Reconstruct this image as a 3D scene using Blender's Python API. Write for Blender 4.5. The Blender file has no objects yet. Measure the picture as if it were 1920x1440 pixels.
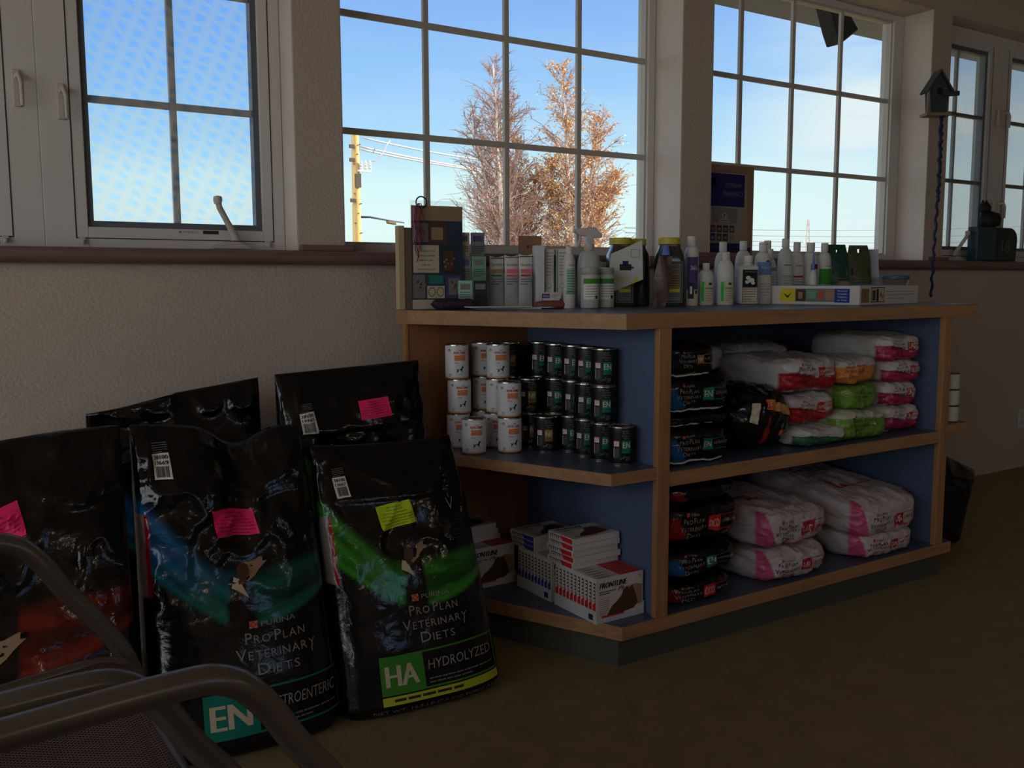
import bpy, bmesh, math, random
from mathutils import Vector, Matrix, noise
PI = math.pi
S = bpy.context.scene
COL = S.collection

# ------------------------------------------------------------ camera
cam_d = bpy.data.cameras.new('camera'); cam = bpy.data.objects.new('camera', cam_d); COL.objects.link(cam)
cam_d.sensor_width = 36.0; cam_d.lens = 36.0*1740/1920; cam_d.clip_start = 0.02; cam_d.clip_end = 2000
cr = Vector((0.83927188, -0.54370348, -0.00303731)); cu = Vector((0.06255257, 0.09100527, 0.9938839)); cf = Vector((0.54010173, 0.83432881, -0.11038822))
m = Matrix((( cr.x, cu.x, -cf.x, 0), (cr.y, cu.y, -cf.y, 0), (cr.z, cu.z, -cf.z, 1.072), (0, 0, 0, 1)))
cam.matrix_world = m
S.camera = cam
S.view_settings.view_transform = 'Standard'; S.view_settings.look = 'None'
S.view_settings.gamma = 1.0; S.view_settings.use_curve_mapping = False
S.view_settings.exposure = 0.0
S.cycles.use_denoising = True
S.cycles.max_bounces = 8; S.cycles.diffuse_bounces = 4; S.cycles.glossy_bounces = 3
S.cycles.transparent_max_bounces = 16
S.cycles.caustics_reflective = False; S.cycles.caustics_refractive = False
S.cycles.sample_clamp_indirect = 4.0

# ------------------------------------------------------------ world: late autumn sky, blue overhead, pale towards the horizon, streaky cloud
W = bpy.data.worlds.new('sky'); S.world = W; W.use_nodes = True
nt = W.node_tree; nt.nodes.clear()
def N(t, **k):
    n = nt.nodes.new(t)
    for a, b in k.items():
        if a == 'inp':
            for i, v in b.items(): n.inputs[i].default_value = v
        else: setattr(n, a, b)
    return n
def L(a, b): nt.links.new(a, b)
tc = N('ShaderNodeTexCoord'); sp = N('ShaderNodeSeparateXYZ'); L(tc.outputs['Generated'], sp.inputs[0])
el = N('ShaderNodeMapRange', inp={1: -0.02, 2: 0.5}); L(sp.outputs['Z'], el.inputs[0])
rp = N('ShaderNodeValToRGB'); L(el.outputs[0], rp.inputs[0])
cr_ = rp.color_ramp
stops = [(0.0, (.60, .62, .60)), (0.05, (.86, 1.0, .95)), (0.14, (.84, 1.05, 1.03)), (0.237, (.76, 1.03, 1.06)), (0.31, (.48, .80, 1.07)), (0.42, (.33, .64, 1.06)), (0.56, (.26, .51, 1.0)), (0.8, (.14, .33, .82)), (1.0, (.06, .17, .50))]
cr_.elements[0].position = 0; cr_.elements[0].color = (*stops[0][1], 1)
cr_.elements[1].position = 1; cr_.elements[1].color = (*stops[-1][1], 1)
for p_, c_ in stops[1:-1]:
    e = cr_.elements.new(p_); e.color = (*c_, 1)
mp = N('ShaderNodeMapping', inp={'Scale': (1.3, 1.3, 9.0), 'Rotation': (0.05, 0.03, 0.4)}); L(tc.outputs['Generated'], mp.inputs[0])
nz = N('ShaderNodeTexNoise', inp={'Scale': 2.1, 'Detail': 7.0, 'Roughness': 0.55, 'Distortion': 0.35}); L(mp.outputs[0], nz.inputs[0])
cl = N('ShaderNodeMapRange', inp={1: 0.40, 2: 0.60, 3: 0.30, 4: 1.1}); L(nz.outputs[0], cl.inputs[0])
# more cloud low down and towards +X
lowm = N('ShaderNodeMapRange', inp={1: 0.36, 2: 0.17}); L(sp.outputs['Z'], lowm.inputs[0])
xm = N('ShaderNodeMapRange', inp={1: 0.70, 2: 0.79, 3: 0.18, 4: 1.0}); L(sp.outputs['X'], xm.inputs[0])
m1 = N('ShaderNodeMath', operation='MULTIPLY'); L(cl.outputs[0], m1.inputs[0]); L(lowm.outputs[0], m1.inputs[1])
m2 = N('ShaderNodeMath', operation='MULTIPLY'); L(m1.outputs[0], m2.inputs[0]); L(xm.outputs[0], m2.inputs[1])
mx = N('ShaderNodeMix', data_type='RGBA'); mx.inputs[7].default_value = (.86, .97, 1.0, 1)
L(m2.outputs[0], mx.inputs[0]); L(rp.outputs[0], mx.inputs[6])
# added sky brightness towards -X, -Y, lighting the room through its left opening
dt = N('ShaderNodeVectorMath', operation='DOT_PRODUCT', inp={1: (-0.9, -0.40, 0.15)}); L(tc.outputs['Generated'], dt.inputs[0])
br = N('ShaderNodeMapRange', inp={1: 0.15, 2: 0.9, 3: 1.0, 4: 3.4}); L(dt.outputs['Value'], br.inputs[0])
bw = N('ShaderNodeMapRange', inp={1: 0.15, 2: 0.7, 3: 0.0, 4: 0.75}); L(dt.outputs['Value'], bw.inputs[0])
mw_ = N('ShaderNodeMix', data_type='RGBA'); mw_.inputs[7].default_value = (.80, .80, .78, 1); L(bw.outputs[0], mw_.inputs[0]); L(mx.outputs[2], mw_.inputs[6])
bg = N('ShaderNodeBackground'); L(mw_.outputs[2], bg.inputs[0]); L(br.outputs[0], bg.inputs[1])
wo = N('ShaderNodeOutputWorld'); L(bg.outputs[0], wo.inputs[0])

# ------------------------------------------------------------ lights
def lamp(name, kind, loc, energy, color, size=0.1, rot=None, **k):
    d = bpy.data.lights.new(name, kind); d.energy = energy; d.color = color
    if kind == 'POINT': d.shadow_soft_size = size
    if kind == 'SUN': d.angle = math.radians(0.6)
    for a, b in k.items(): setattr(d, a, b)
    o = bpy.data.objects.new(name, d); o.location = loc
    if rot: o.rotation_euler = rot
    COL.objects.link(o); return o
# low winter sun from the right of the building, warm
sun = lamp('sun', 'SUN', (30, -13, 14), 8.5, (1.0, 0.88, 0.72))
sun.rotation_euler = Vector((1.0, -0.45, 0.46)).to_track_quat('Z', 'Y').to_euler()
# three warm hanging lamps in the part of the room behind the camera
for i, (x, y, e, z) in enumerate([(2.9, -1.66, 4.0, 1.95), (0.4, -2.2, 4.6, 2.3), (-1.6, -0.4, 3.6, 2.4)]):
    lamp('hanging_bulb', 'POINT', (x, y, z), e, (1.0, 0.80, 0.60), 0.05)
# daylight through the glazed wall on the left
def portal(loc, rot, sx, sy):
    o = lamp('portal', 'AREA', loc, 1.0, (1, 1, 1), rot=rot, shape='RECTANGLE', size=sx, size_y=sy)
    o.data.cycles.is_portal = True; return o
portal((-2.62, -0.1, 1.35), (0, -PI/2, 0), 2.0, 4.2)
portal((1.85, -2.92, 1.95), (PI/2, 0, 0), 1.3, 1.4)
portal((5.1, 3.02, 1.78), (-PI/2, 0, 0), 1.4, 1.15)
portal((1.9, 3.02, 1.78), (-PI/2, 0, 0), 1.4, 1.15)
portal((3.55, 3.02, 1.78), (-PI/2, 0, 0), 1.4, 1.15)
portal((0.33, 3.02, 1.78), (-PI/2, 0, 0), 1.4, 1.15)

# ------------------------------------------------------------ materials
def rgb(r, g, b):   # 0..255 sRGB to linear
    f = lambda c: (c/255/12.92) if c/255 <= 0.04045 else ((c/255+0.055)/1.055)**2.4
    return (f(r), f(g), f(b), 1)
MATS = {}
def mat(name, col, rough=0.6, metal=0.0, spec=0.5, bump=None, coat=0.0, trans=0.0, alpha=1.0, attr=None, var=None, ior=1.45, sheen=0, emit=None):
    """procedural principled material; bump=(scale,strength,detail); var=(scale_vec, amount): tonal variation of the thing's own colour"""
    if name in MATS: return MATS[name]
    M = bpy.data.materials.new(name); M.use_nodes = True
    t = M.node_tree; p = t.nodes['Principled BSDF']
    p.inputs['Base Color'].default_value = col; p.inputs['Roughness'].default_value = rough
    p.inputs['Metallic'].default_value = metal; p.inputs['Specular IOR Level'].default_value = spec
    p.inputs['Coat Weight'].default_value = coat; p.inputs['Coat Roughness'].default_value = 0.05
    p.inputs['Transmission Weight'].default_value = trans; p.inputs['Alpha'].default_value = alpha
    p.inputs['IOR'].default_value = ior
    if emit: p.inputs['Emission Color'].default_value = emit[0]; p.inputs['Emission Strength'].default_value = emit[1]
    tcn = t.nodes.new('ShaderNodeTexCoord')
    src = None
    if attr:
        a = t.nodes.new('ShaderNodeAttribute'); a.attribute_name = attr; src = a.outputs['Color']
    if var:
        mpn = t.nodes.new('ShaderNodeMapping'); mpn.inputs['Scale'].default_value = var[0]; t.links.new(tcn.outputs['Object'], mpn.inputs[0])
        n = t.nodes.new('ShaderNodeTexNoise'); n.inputs['Scale'].default_value = 1.0; n.inputs['Detail'].default_value = 5; n.inputs['Distortion'].default_value = 0.6
        t.links.new(mpn.outputs[0], n.inputs[0])
        mr = t.nodes.new('ShaderNodeMapRange'); mr.inputs[1].default_value = 0.3; mr.inputs[2].default_value = 0.7
        mr.inputs[3].default_value = 1-var[1]; mr.inputs[4].default_value = 1+var[1]*0.6
        t.links.new(n.outputs[0], mr.inputs[0])
        mm = t.nodes.new('ShaderNodeVectorMath'); mm.operation = 'MULTIPLY'
        mm.inputs[0].default_value = col[:3]
        if src: t.links.new(src, mm.inputs[0])
        t.links.new(mr.outputs[0], mm.inputs[1]); src = mm.outputs[0]
    if src: t.links.new(src, p.inputs['Base Color'])
    if bump:
        n = t.nodes.new('ShaderNodeTexNoise'); n.inputs['Scale'].default_value = bump[0]; n.inputs['Detail'].default_value = bump[2] if len(bump) > 2 else 3
        if len(bump) > 3: n.inputs['Distortion'].default_value = bump[3]
        t.links.new(tcn.outputs['Object'], n.inputs[0])
        b = t.nodes.new('ShaderNodeBump'); b.inputs['Strength'].default_value = bump[1]; b.inputs['Distance'].default_value = 0.01
        t.links.new(n.outputs[0], b.inputs['Height']); t.links.new(b.outputs[0], p.inputs['Normal'])
        if coat: t.links.new(b.outputs[0], p.inputs['Coat Normal'])
    MATS[name] = M; return M

wall_m = mat('wall_plaster', rgb(190, 174, 160), 0.85, spec=0.2, bump=(95, 0.35, 4), var=((1.2, 1.2, 1.2), 0.05))
pier_m = wall_m
reveal_m = mat('reveal_paint', rgb(208, 196, 186), 0.8, spec=0.2, bump=(80, 0.15, 3))
ceil_m = mat('ceiling_paint', rgb(170, 150, 130), 0.9, spec=0.1, bump=(60, 0.3, 3))
floor_m = mat('floor_vinyl', rgb(140, 122, 88), 0.55, spec=0.35, bump=(140, 0.12, 3), var=((14, 14, 14), 0.14))
vinyl_m = mat('white_vinyl', rgb(205, 200, 194), 0.45, spec=0.4)
vinyl2_m = mat('aged_vinyl', rgb(190, 182, 172), 0.5, spec=0.4)
dark_m = mat('dark_gasket', rgb(38, 40, 46), 0.5)
spacer_m = mat('grey_sash_edge', rgb(96, 100, 108), 0.5)
sill_m = mat('sill_wood', rgb(128, 96, 90), 0.5, spec=0.4, bump=(60, 0.1, 3), var=((3, 40, 40), 0.25))
oak_m = mat('oak_edge', rgb(168, 126, 88), 0.45, spec=0.4, bump=(90, 0.06, 3), var=((5, 38, 60), 0.20))
oakv_m = mat('oak_upright', rgb(166, 122, 82), 0.45, spec=0.4, bump=(90, 0.06, 3), var=((50, 38, 5), 0.20))
oakp_m = mat('oak_panel', rgb(142, 94, 62), 0.5, spec=0.35, var=((22, 22, 3), 0.18))
blue_m = mat('blue_laminate', rgb(88, 102, 132), 0.55, spec=0.3, bump=(240, 0.04, 2), var=((160, 160, 160), 0.10))
bluetop_m = mat('blue_grey_laminate', rgb(78, 88, 110), 0.32, spec=0.5, bump=(200, 0.03, 2), var=((120, 120, 120), 0.14))
kick_m = mat('grey_kick_board', rgb(78, 78, 70), 0.7, spec=0.2, var=((60, 60, 60), 0.10))
film_m = mat('black_film', (.004, .004, .0045, 1), 0.13, spec=0.55, attr='paint', bump=(24, 0.20, 4, 0.8))
filmw_m = mat('white_film', (.6, .6, .6, 1), 0.30, spec=0.5, attr='paint', bump=(30, 0.35, 5, 0.8))
paint_m = mat('printed_label', (.6, .6, .6, 1), 0.4, spec=0.4, attr='paint')
white_m = mat('white_plastic', rgb(206, 202, 196), 0.4, spec=0.4)
cap_m = mat('white_cap', rgb(214, 208, 200), 0.45, spec=0.4)
tin_m = mat('tin_rim', rgb(190, 184, 172), 0.25, metal=1.0)
chair_m = mat('champagne_tube', rgb(120, 112, 102), 0.27, metal=0.3, spec=0.5, var=((6, 6, 6), 0.08))
INK = {}
def ink(name, *c, rough=0.55):
    if name not in INK: INK[name] = mat('ink_'+name, rgb(*c), rough, spec=0.3)
    return INK[name]
for n_, c_ in dict(white=(224, 220, 210), black=(14, 14, 16), silver=(150, 146, 140), red=(198, 40, 44), orange=(222, 120, 60), teal=(12, 122, 104), green=(64, 138, 40), lime=(190, 196, 50), navy=(28, 34, 92), cream=(206, 190, 160), grey=(120, 118, 116), purple=(82, 62, 120), crimson=(176, 26, 60), pinkish=(214, 110, 130), amber=(206, 150, 90), yellow=(220, 200, 50), royal=(42, 62, 150), sage=(110, 160, 130), brick=(196, 78, 66), leaf=(46, 190, 60), brown=(84, 56, 36), maroon=(110, 30, 60), sky=(96, 140, 180), tan=(160, 130, 100), mint=(150, 190, 170), gold=(150, 116, 70), charcoal=(46, 46, 50), pink=(255, 46, 110), chartreuse=(196, 224, 36)).items():
    ink(n_, *c_)

# ------------------------------------------------------------ mesh builder
class MB:
    def __init__(s): s.v = []; s.f = []; s.mi = []; s.c = None
    def add(s, vs, fs, mi=0):
        o = len(s.v); s.v += [tuple(v) for v in vs]; s.f += [tuple(i+o for i in f) for f in fs]; s.mi += [mi]*len(fs); return s
    def box(s, a, b, mi=0, M=None):
        x0, y0, z0 = a; x1, y1, z1 = b
        vs = [Vector(p) for p in ((x0,y0,z0),(x1,y0,z0),(x1,y1,z0),(x0,y1,z0),(x0,y0,z1),(x1,y0,z1),(x1,y1,z1),(x0,y1,z1))]
        if M: vs = [M @ v for v in vs]
        return s.add(vs, [(0,3,2,1),(4,5,6,7),(0,1,5,4),(1,2,6,5),(2,3,7,6),(3,0,4,7)], mi)
    def prism(s, poly, z0, z1, mi=0, axis='z', M=None):
        n = len(poly)
        if axis == 'z': vs = [Vector((x, y, z0)) for x, y in poly]+[Vector((x, y, z1)) for x, y in poly]
        elif axis == 'y': vs = [Vector((x, z0, y)) for x, y in poly]+[Vector((x, z1, y)) for x, y in poly]
        else: vs = [Vector((z0, x, y)) for x, y in poly]+[Vector((z1, x, y)) for x, y in poly]
        if M: vs = [M @ v for v in vs]
        return s.add(vs, [tuple(range(n))[::-1], tuple(range(n, 2*n))]+[(i, (i+1) % n, (i+1) % n+n, i+n) for i in range(n)], mi)
    def tube(s, pts, r, n=10, mi=0, flat=1.0, caps=True):
        pts = [Vector(p) for p in pts]; rs = r if isinstance(r, (list, tuple)) else [r]*len(pts)
        vs = []; fs = []; up0 = Vector((0, 0, 1))
        prev = None
        for i, p in enumerate(pts):
            d = (pts[min(i+1, len(pts)-1)]-pts[max(i-1, 0)]).normalized()
            if prev is None:
                a = d.cross(up0)
                if a.length < 1e-3: a = d.cross(Vector((1, 0, 0)))
                a.normalize()
            else:
                a = (prev - d*prev.dot(d))
                if a.length < 1e-4: a = d.cross(up0)
                a.normalize()
            prev = a; b = a.cross(d)
            for k in range(n):
                t = 2*PI*k/n; vs.append(p+a*math.cos(t)*rs[i]*flat+b*math.sin(t)*rs[i])
        for i in range(len(pts)-1):
            for k in range(n):
                fs.append((i*n+k, i*n+(k+1) % n, (i+1)*n+(k+1) % n, (i+1)*n+k))
        if caps: fs += [tuple(range(n))[::-1], tuple(range((len(pts)-1)*n, len(pts)*n))]
        return s.add(vs, fs, mi)
    def lathe(s, prof, n=32, o=(0, 0, 0), mi=0, sx=1, sy=1, cap=True):
        vs = []; fs = []
        for r, z in prof:
            for k in range(n):
                t = 2*PI*k/n; vs.append((o[0]+r*math.cos(t)*sx, o[1]+r*math.sin(t)*sy, o[2]+z))
        m_ = len(prof)
        for i in range(m_-1):
            for k in range(n): fs.append((i*n+k, i*n+(k+1) % n, (i+1)*n+(k+1) % n, (i+1)*n+k))
        if cap: fs += [tuple(range(n))[::-1], tuple(range((m_-1)*n, m_*n))]
        return s.add(vs, fs, mi)
    def mesh(s, name, mats, smooth=False, auto=None):
        me = bpy.data.meshes.new(name); me.from_pydata(s.v, [], s.f); 
        for m_ in (mats if isinstance(mats, (list, tuple)) else [mats]): me.materials.append(m_)
        if any(s.mi): me.polygons.foreach_set('material_index', s.mi)
        if s.c:
            at = me.color_attributes.new('paint', 'FLOAT_COLOR', 'POINT')
            at.data.foreach_set('color', [q for c in s.c for q in c])
        if smooth: me.polygons.foreach_set('use_smooth', [True]*len(me.polygons))
        me.update()
        if auto is not None: me.set_sharp_from_angle(angle=math.radians(auto))
        return me
    def build(s, name, mats, parent=None, smooth=False, auto=None, bevel=0, loc=None, label=None):
        o = bpy.data.objects.new(name, s.mesh(name, mats, smooth, auto)); COL.objects.link(o)
        if parent: o.parent = parent
        if loc: o.location = loc
        if bevel:
            b = o.modifiers.new('bevel', 'BEVEL'); b.width = bevel; b.segments = 2; b.limit_method = 'ANGLE'
        if label: o['label'] = label
        return o
def tag(o, label=None, cat=None, group=None, kind=None):
    if label: o['label'] = label
    if cat: o['category'] = cat
    if group: o['group'] = group
    if kind: o['kind'] = kind
    return o
def thing(name, label, cat, loc=(0, 0, 0), rz=0, group=None):
    o = bpy.data.objects.new(name, None); o.empty_display_size = 0.05; COL.objects.link(o)
    o.location = loc; o.rotation_euler = (0, 0, rz); return tag(o, label, cat, group)
def struct(name, mb, m_, parent=None, bevel=0, smooth=False, auto=None):
    o = mb.build(name, m_, parent, bevel=bevel, smooth=smooth, auto=auto)
    o['kind'] = 'structure'
    return o
KIDS = {}
def dup(root, loc, rz=0, label=None, group=None):
    r = root.copy(); COL.objects.link(r); r.location = loc; r.rotation_euler = (0, 0, rz)
    if label: r['label'] = label
    if group: r['group'] = group
    if root not in KIDS: KIDS[root] = [(c, list(c.children)) for c in root.children]
    for ch, gs in KIDS[root]:
        c = ch.copy(); COL.objects.link(c); c.parent = r
        for g in gs:
            d = g.copy(); COL.objects.link(d); d.parent = c
    return r

# ------------------------------------------------------------ printing: lettering and marks laid on any surface
TXT = {}
def text_geo(s):
    if s in TXT: return TXT[s]
    cu_ = bpy.data.curves.new('t', 'FONT'); cu_.body = s; cu_.size = 1.0; cu_.resolution_u = 2; cu_.fill_mode = 'FRONT'
    ob = bpy.data.objects.new('t', cu_); COL.objects.link(ob)
    dg = bpy.context.evaluated_depsgraph_get(); dg.update()
    me = bpy.data.meshes.new_from_object(ob.evaluated_get(dg))
    vs = [(v.co.x, v.co.y) for v in me.vertices]; fs = [tuple(p.vertices) for p in me.polygons]
    bpy.data.objects.remove(ob); bpy.data.curves.remove(cu_); bpy.data.meshes.remove(me)
    if vs:
        x0 = min(v[0] for v in vs); x1 = max(v[0] for v in vs)
        TXT[s] = ([(x-x0, y) for x, y in vs], fs, x1-x0)
    else: TXT[s] = ([], [], 0)
    return TXT[s]
def finer(vs, fs, lim):
    """split triangles until no edge is longer than lim, so letters follow a curved surface"""
    vs = list(vs); out = []; st = [tuple(f) for f in fs if len(f) == 3]; mid = {}
    def M_(a, b):
        k = (a, b) if a < b else (b, a)
        if k not in mid: vs.append(((vs[a][0]+vs[b][0])/2, (vs[a][1]+vs[b][1])/2)); mid[k] = len(vs)-1
        return mid[k]
    while st:
        a, b, c = st.pop()
        e = [(math.dist(vs[a], vs[b]), a, b, c), (math.dist(vs[b], vs[c]), b, c, a), (math.dist(vs[c], vs[a]), c, a, b)]
        l, p, q, r = max(e)
        if l > lim: m_ = M_(p, q); st += [(p, m_, r), (m_, q, r)]
        else: out.append((a, b, c))
    return vs, out
class Print:
    def __init__(s, rot=0, origin=(0, 0)): s.items = []; s.mats = []; s.rot = rot; s.o = origin
    def mi(s, m_):
        m_ = INK[m_] if isinstance(m_, str) else m_
        if m_ not in s.mats: s.mats.append(m_)
        return s.mats.index(m_)
    def _add(s, vs, fs, m_, layer):
        c, q = math.cos(s.rot), math.sin(s.rot)
        vs = [(s.o[0]+x*c-y*q, s.o[1]+x*q+y*c) for x, y in vs]
        s.items.append((vs, fs, s.mi(m_), layer)); return s
    def text(s, t, x, y, h, m_, width=None, layer=3, align='c', shear=0, bold=0):
        """h is cap height; width, when given, stretches the line to it"""
        vs, fs, w = text_geo(t)
        if not vs: return s
        if s.cell: vs, fs = finer(vs, fs, s.cell*1.6/(h/.72))
        k = h/0.72; kx = (width/w) if width else k
        tw = w*kx; ox = {'c': -tw/2, 'l': 0, 'r': -tw}[align]
        for dx in ([0] if not bold else [-bold, 0, bold]):
            s._add([(x+ox+vx*kx+vy*k*shear+dx, y+vy*k) for vx, vy in vs], fs, m_, layer)
        return s
    def smallcaps(s, t, x, y, h, m_, width, layer=3):
        """first letters of words larger, the rest small capitals"""
        segs = []; pen = 0
        for wd in t.split(' '):
            for i, ch in enumerate(wd):
                k = (h if i == 0 else h*0.74)/0.72
                vs, fs, w = text_geo(ch)
                if s.cell: vs, fs = finer(vs, fs, s.cell*1.6/k)
                segs.append((vs, fs, k, pen)); pen += w*k+h*0.16
            pen += h*0.22
        pen -= h*0.38
        q = width/pen
        for vs, fs, k, p_ in segs: s._add([(x-width/2+(p_+vx*k)*q, y+vy*k) for vx, vy in vs], fs, m_, layer)
        return s
    cell = None
    def rect(s, x0, y0, x1, y1, m_, nx=1, ny=1, layer=1):
        if s.cell: nx = max(nx, int((x1-x0)/s.cell)+1); ny = max(ny, int((y1-y0)/s.cell)+1)
        vs = []; fs = []
        for j in range(ny+1):
            for i in range(nx+1): vs.append((x0+(x1-x0)*i/nx, y0+(y1-y0)*j/ny))
        for j in range(ny):
            for i in range(nx): a = j*(nx+1)+i; fs.append((a, a+1, a+nx+2, a+nx+1))
        return s._add(vs, fs, m_, layer)
    def frame(s, x0, y0, x1, y1, t, m_, n=6, layer=2):
        s.rect(x0, y0, x1, y0+t, m_, n, 1, layer); s.rect(x0, y1-t, x1, y1, m_, n, 1, layer)
        s.rect(x0, y0+t, x0+t, y1-t, m_, 1, 2, layer); return s.rect(x1-t, y0+t, x1, y1-t, m_, 1, 2, layer)
    def poly(s, pts, m_, layer=2):
        return s._add(pts, [tuple(range(len(pts)))], m_, layer)
    def lines(s, x0, x1, y, n, dy, h, m_, seed=1, layer=3):
        """rows of small print too small to read"""
        R_ = random.Random(seed)
        for k in range(n):
            xx = x0; yy = y-k*dy
            end = x1-(x1-x0)*(0.0 if k < n-1 else 0.35)
            while xx < end-0.001:
                w = min((x1-x0)*R_.uniform(.05, .16), end-xx); s.rect(xx, yy, xx+w*0.86, yy+h, m_, 1, 1, layer); xx += w
        return s
    def build(s, name, fn, parent, lift=0.0006, gap=0.00025, label=None):
        """fn(x, y) -> (point, unit normal)"""
        mb = MB()
        for vs, fs, mi_, layer in s.items:
            out = []
            for x, y in vs:
                p, n = fn(x, y); out.append(p+n*(lift+gap*layer))
            mb.add(out, fs, mi_)
        if not mb.v: return None
        return mb.build(name, s.mats, parent, label=label)
def flat_fn(o, ex, ez, n):
    o = Vector(o); ex = Vector(ex); ez = Vector(ez); n = Vector(n)
    return lambda x, y: (o+ex*x+ez*y, n)
def cyl_fn(r, z0=0, a0=-PI/2):
    def f(x, y):
        a = a0+x/r; d = Vector((math.cos(a), math.sin(a), 0)); return (d*r+Vector((0, 0, z0+y)), d)
    return f
DOG = [(-.5,.0),(-.46,.18),(-.40,.30),(-.52,.36),(-.56,.50),(-.44,.42),(-.30,.44),(.05,.46),(.20,.60),(.24,.80),(.36,.92),(.44,.84),(.60,.76),(.58,.68),(.44,.66),(.38,.48),(.34,.28),(.36,.0),(.26,.0),(.22,.22),(.0,.22),(-.20,.18),(-.30,.12),(-.34,.0)]
def tri_poly(pts):
    from mathutils.geometry import tessellate_polygon
    return [tuple(t) for t in tessellate_polygon([[Vector((x, y, 0)) for x, y in pts]])]
DOGF = tri_poly(DOG)
def dog(P, x, y, sc, m_, layer=3):
    P._add([(x+a*sc, y+b*sc) for a, b in DOG], DOGF, m_, layer)
# ------------------------------------------------------------ the room
YW = 2.82; ZC = 2.78; SILL = 1.168; HEAD = 2.385
OPEN = [(-0.365, 1.034), (1.186, 2.641), (2.804, 4.287), (4.44, 5.84)]
XL, XR, YB = -2.6, 6.6, -2.9
struct('floor', MB().box((XL-.2, YB-.2, -0.12), (XR+.2, YW+.3, 0)), floor_m)
struct('ceiling', MB().box((XL-.2, YB-.2, ZC), (XR+.2, YW+.3, ZC+.15)), ceil_m)
w = MB(); xs = [XL-.2]+[v for o in OPEN for v in o]+[XR+.2]
w.box((XL-.2, YW, 0), (XR+.2, YW+.2, SILL-.044)); w.box((XL-.2, YW, HEAD), (XR+.2, YW+.2, ZC))
for i in range(0, len(xs), 2): w.box((xs[i], YW, SILL-.044), (xs[i+1], YW+.2, HEAD))
struct('wall_front', w, wall_m)
w = MB(); w.box((XL-.2, YB-.2, 0), (XL, YW, 0.35)); w.box((XL-.2, YB-.2, 2.35), (XL, YW, ZC)); w.box((XL-.2, YB-.2, .35), (XL, -2.2, 2.35)); w.box((XL-.2, 2.0, .35), (XL, YW, 2.35))
struct('wall_left', w, wall_m)
struct('wall_right', MB().box((XR, YB-.2, 0), (XR+.2, YW, ZC)), wall_m)
w = MB(); w.box((XL, YB-.2, 0), (1.2, YB, ZC)); w.box((2.5, YB-.2, 0), (XR, YB, ZC)); w.box((1.2, YB-.2, 0), (2.5, YB, 1.25)); w.box((1.2, YB-.2, 2.65), (2.5, YB, ZC)); struct('wall_back', w, wall_m)
w = MB()
for x in (1.2, 1.83, 2.46): w.box((x, YB-.12, 1.25), (x+.04, YB-.06, 2.65))
for z in (1.25, 1.93, 2.61): w.box((1.2, YB-.12, z), (2.5, YB-.06, z+.04))
struct('window_8', w, vinyl_m)
# glazing bars of the left-hand glass wall
w = MB()
for y in (-2.2, -1.15, -0.1, 0.95, 1.95): w.box((XL-.12, y, .35), (XL-.06, y+.05, 2.35))
for z in (.35, 1.35, 2.3): w.box((XL-.12, -2.2, z), (XL-.06, 2.0, z+.05))
struct('window_7', w, vinyl_m)
# sill board with rounded nosing, and the low blocks that cap it on each pier
def nosing(mb, x0, x1, y0, y1, z0, z1, n=6):
    r = (z1-z0)/2; prof = [(y1, z0), (y1, z1)]
    prof += [(y0+r-r*math.sin(PI*k/n), z0+r+r*math.cos(PI*k/n)) for k in range(n+1)]
    mb.prism(prof[::-1], x0, x1, axis='x')
w = MB(); nosing(w, XL, XR, 2.765, YW, SILL-.044, SILL); 
for a, b in OPEN: w.box((a, YW, SILL-.044), (b, 2.985, SILL))
struct('trim_1', w, sill_m, smooth=True, auto=40)
for k, (a, b) in enumerate([(1.034, 1.186), (2.641, 2.804), (4.287, 4.44)]):
    w = MB(); w.prism([(a-.0, 2.79), (b+.02, 2.79), (b+.035, 2.80), (b+.0, 2.8199), (a, 2.8199)], SILL, SILL+.018)
    struct('trim_%d' % (k+2), w, sill_m, bevel=.003)
# plastered reveals are the wall's own; a painted liner on the right of each opening
def liner(name, a, b, y1):
    w = MB(); w.box((b-.004, YW+.002, SILL), (b-.0005, y1, HEAD)); w.box((a+.0005, YW+.002, SILL), (a+.004, y1, HEAD)); w.box((a+.004, YW+.002, HEAD-.004), (b-.004, y1, HEAD-.0005))
    struct(name, w, reveal_m)
glass_m = bpy.data.materials.new('clear_glass'); glass_m.use_nodes = True
t = glass_m.node_tree; t.nodes.clear()
gt = t.nodes.new('ShaderNodeBsdfTransparent'); gt.inputs[0].default_value = (.96, .975, .97, 1)
gg = t.nodes.new('ShaderNodeBsdfGlossy'); gg.inputs['Roughness'].default_value = 0.02
gf = t.nodes.new('ShaderNodeFresnel'); gf.inputs[0].default_value = 1.35
gm = t.nodes.new('ShaderNodeMixShader'); go = t.nodes.new('ShaderNodeOutputMaterial')
ge = t.nodes.new('ShaderNodeNewGeometry'); gi = t.nodes.new('ShaderNodeMath'); gi.operation = 'SUBTRACT'; gi.inputs[0].default_value = 1.0; t.links.new(ge.outputs['Backfacing'], gi.inputs[1]); gk = t.nodes.new('ShaderNodeMath'); gk.operation = 'MULTIPLY'; t.links.new(gf.outputs[0], gk.inputs[0]); t.links.new(gi.outputs[0], gk.inputs[1])
t.links.new(gk.outputs[0], gm.inputs[0]); t.links.new(gt.outputs[0], gm.inputs[1]); t.links.new(gg.outputs[0], gm.inputs[2]); t.links.new(gm.outputs[0], go.inputs[0])
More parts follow.
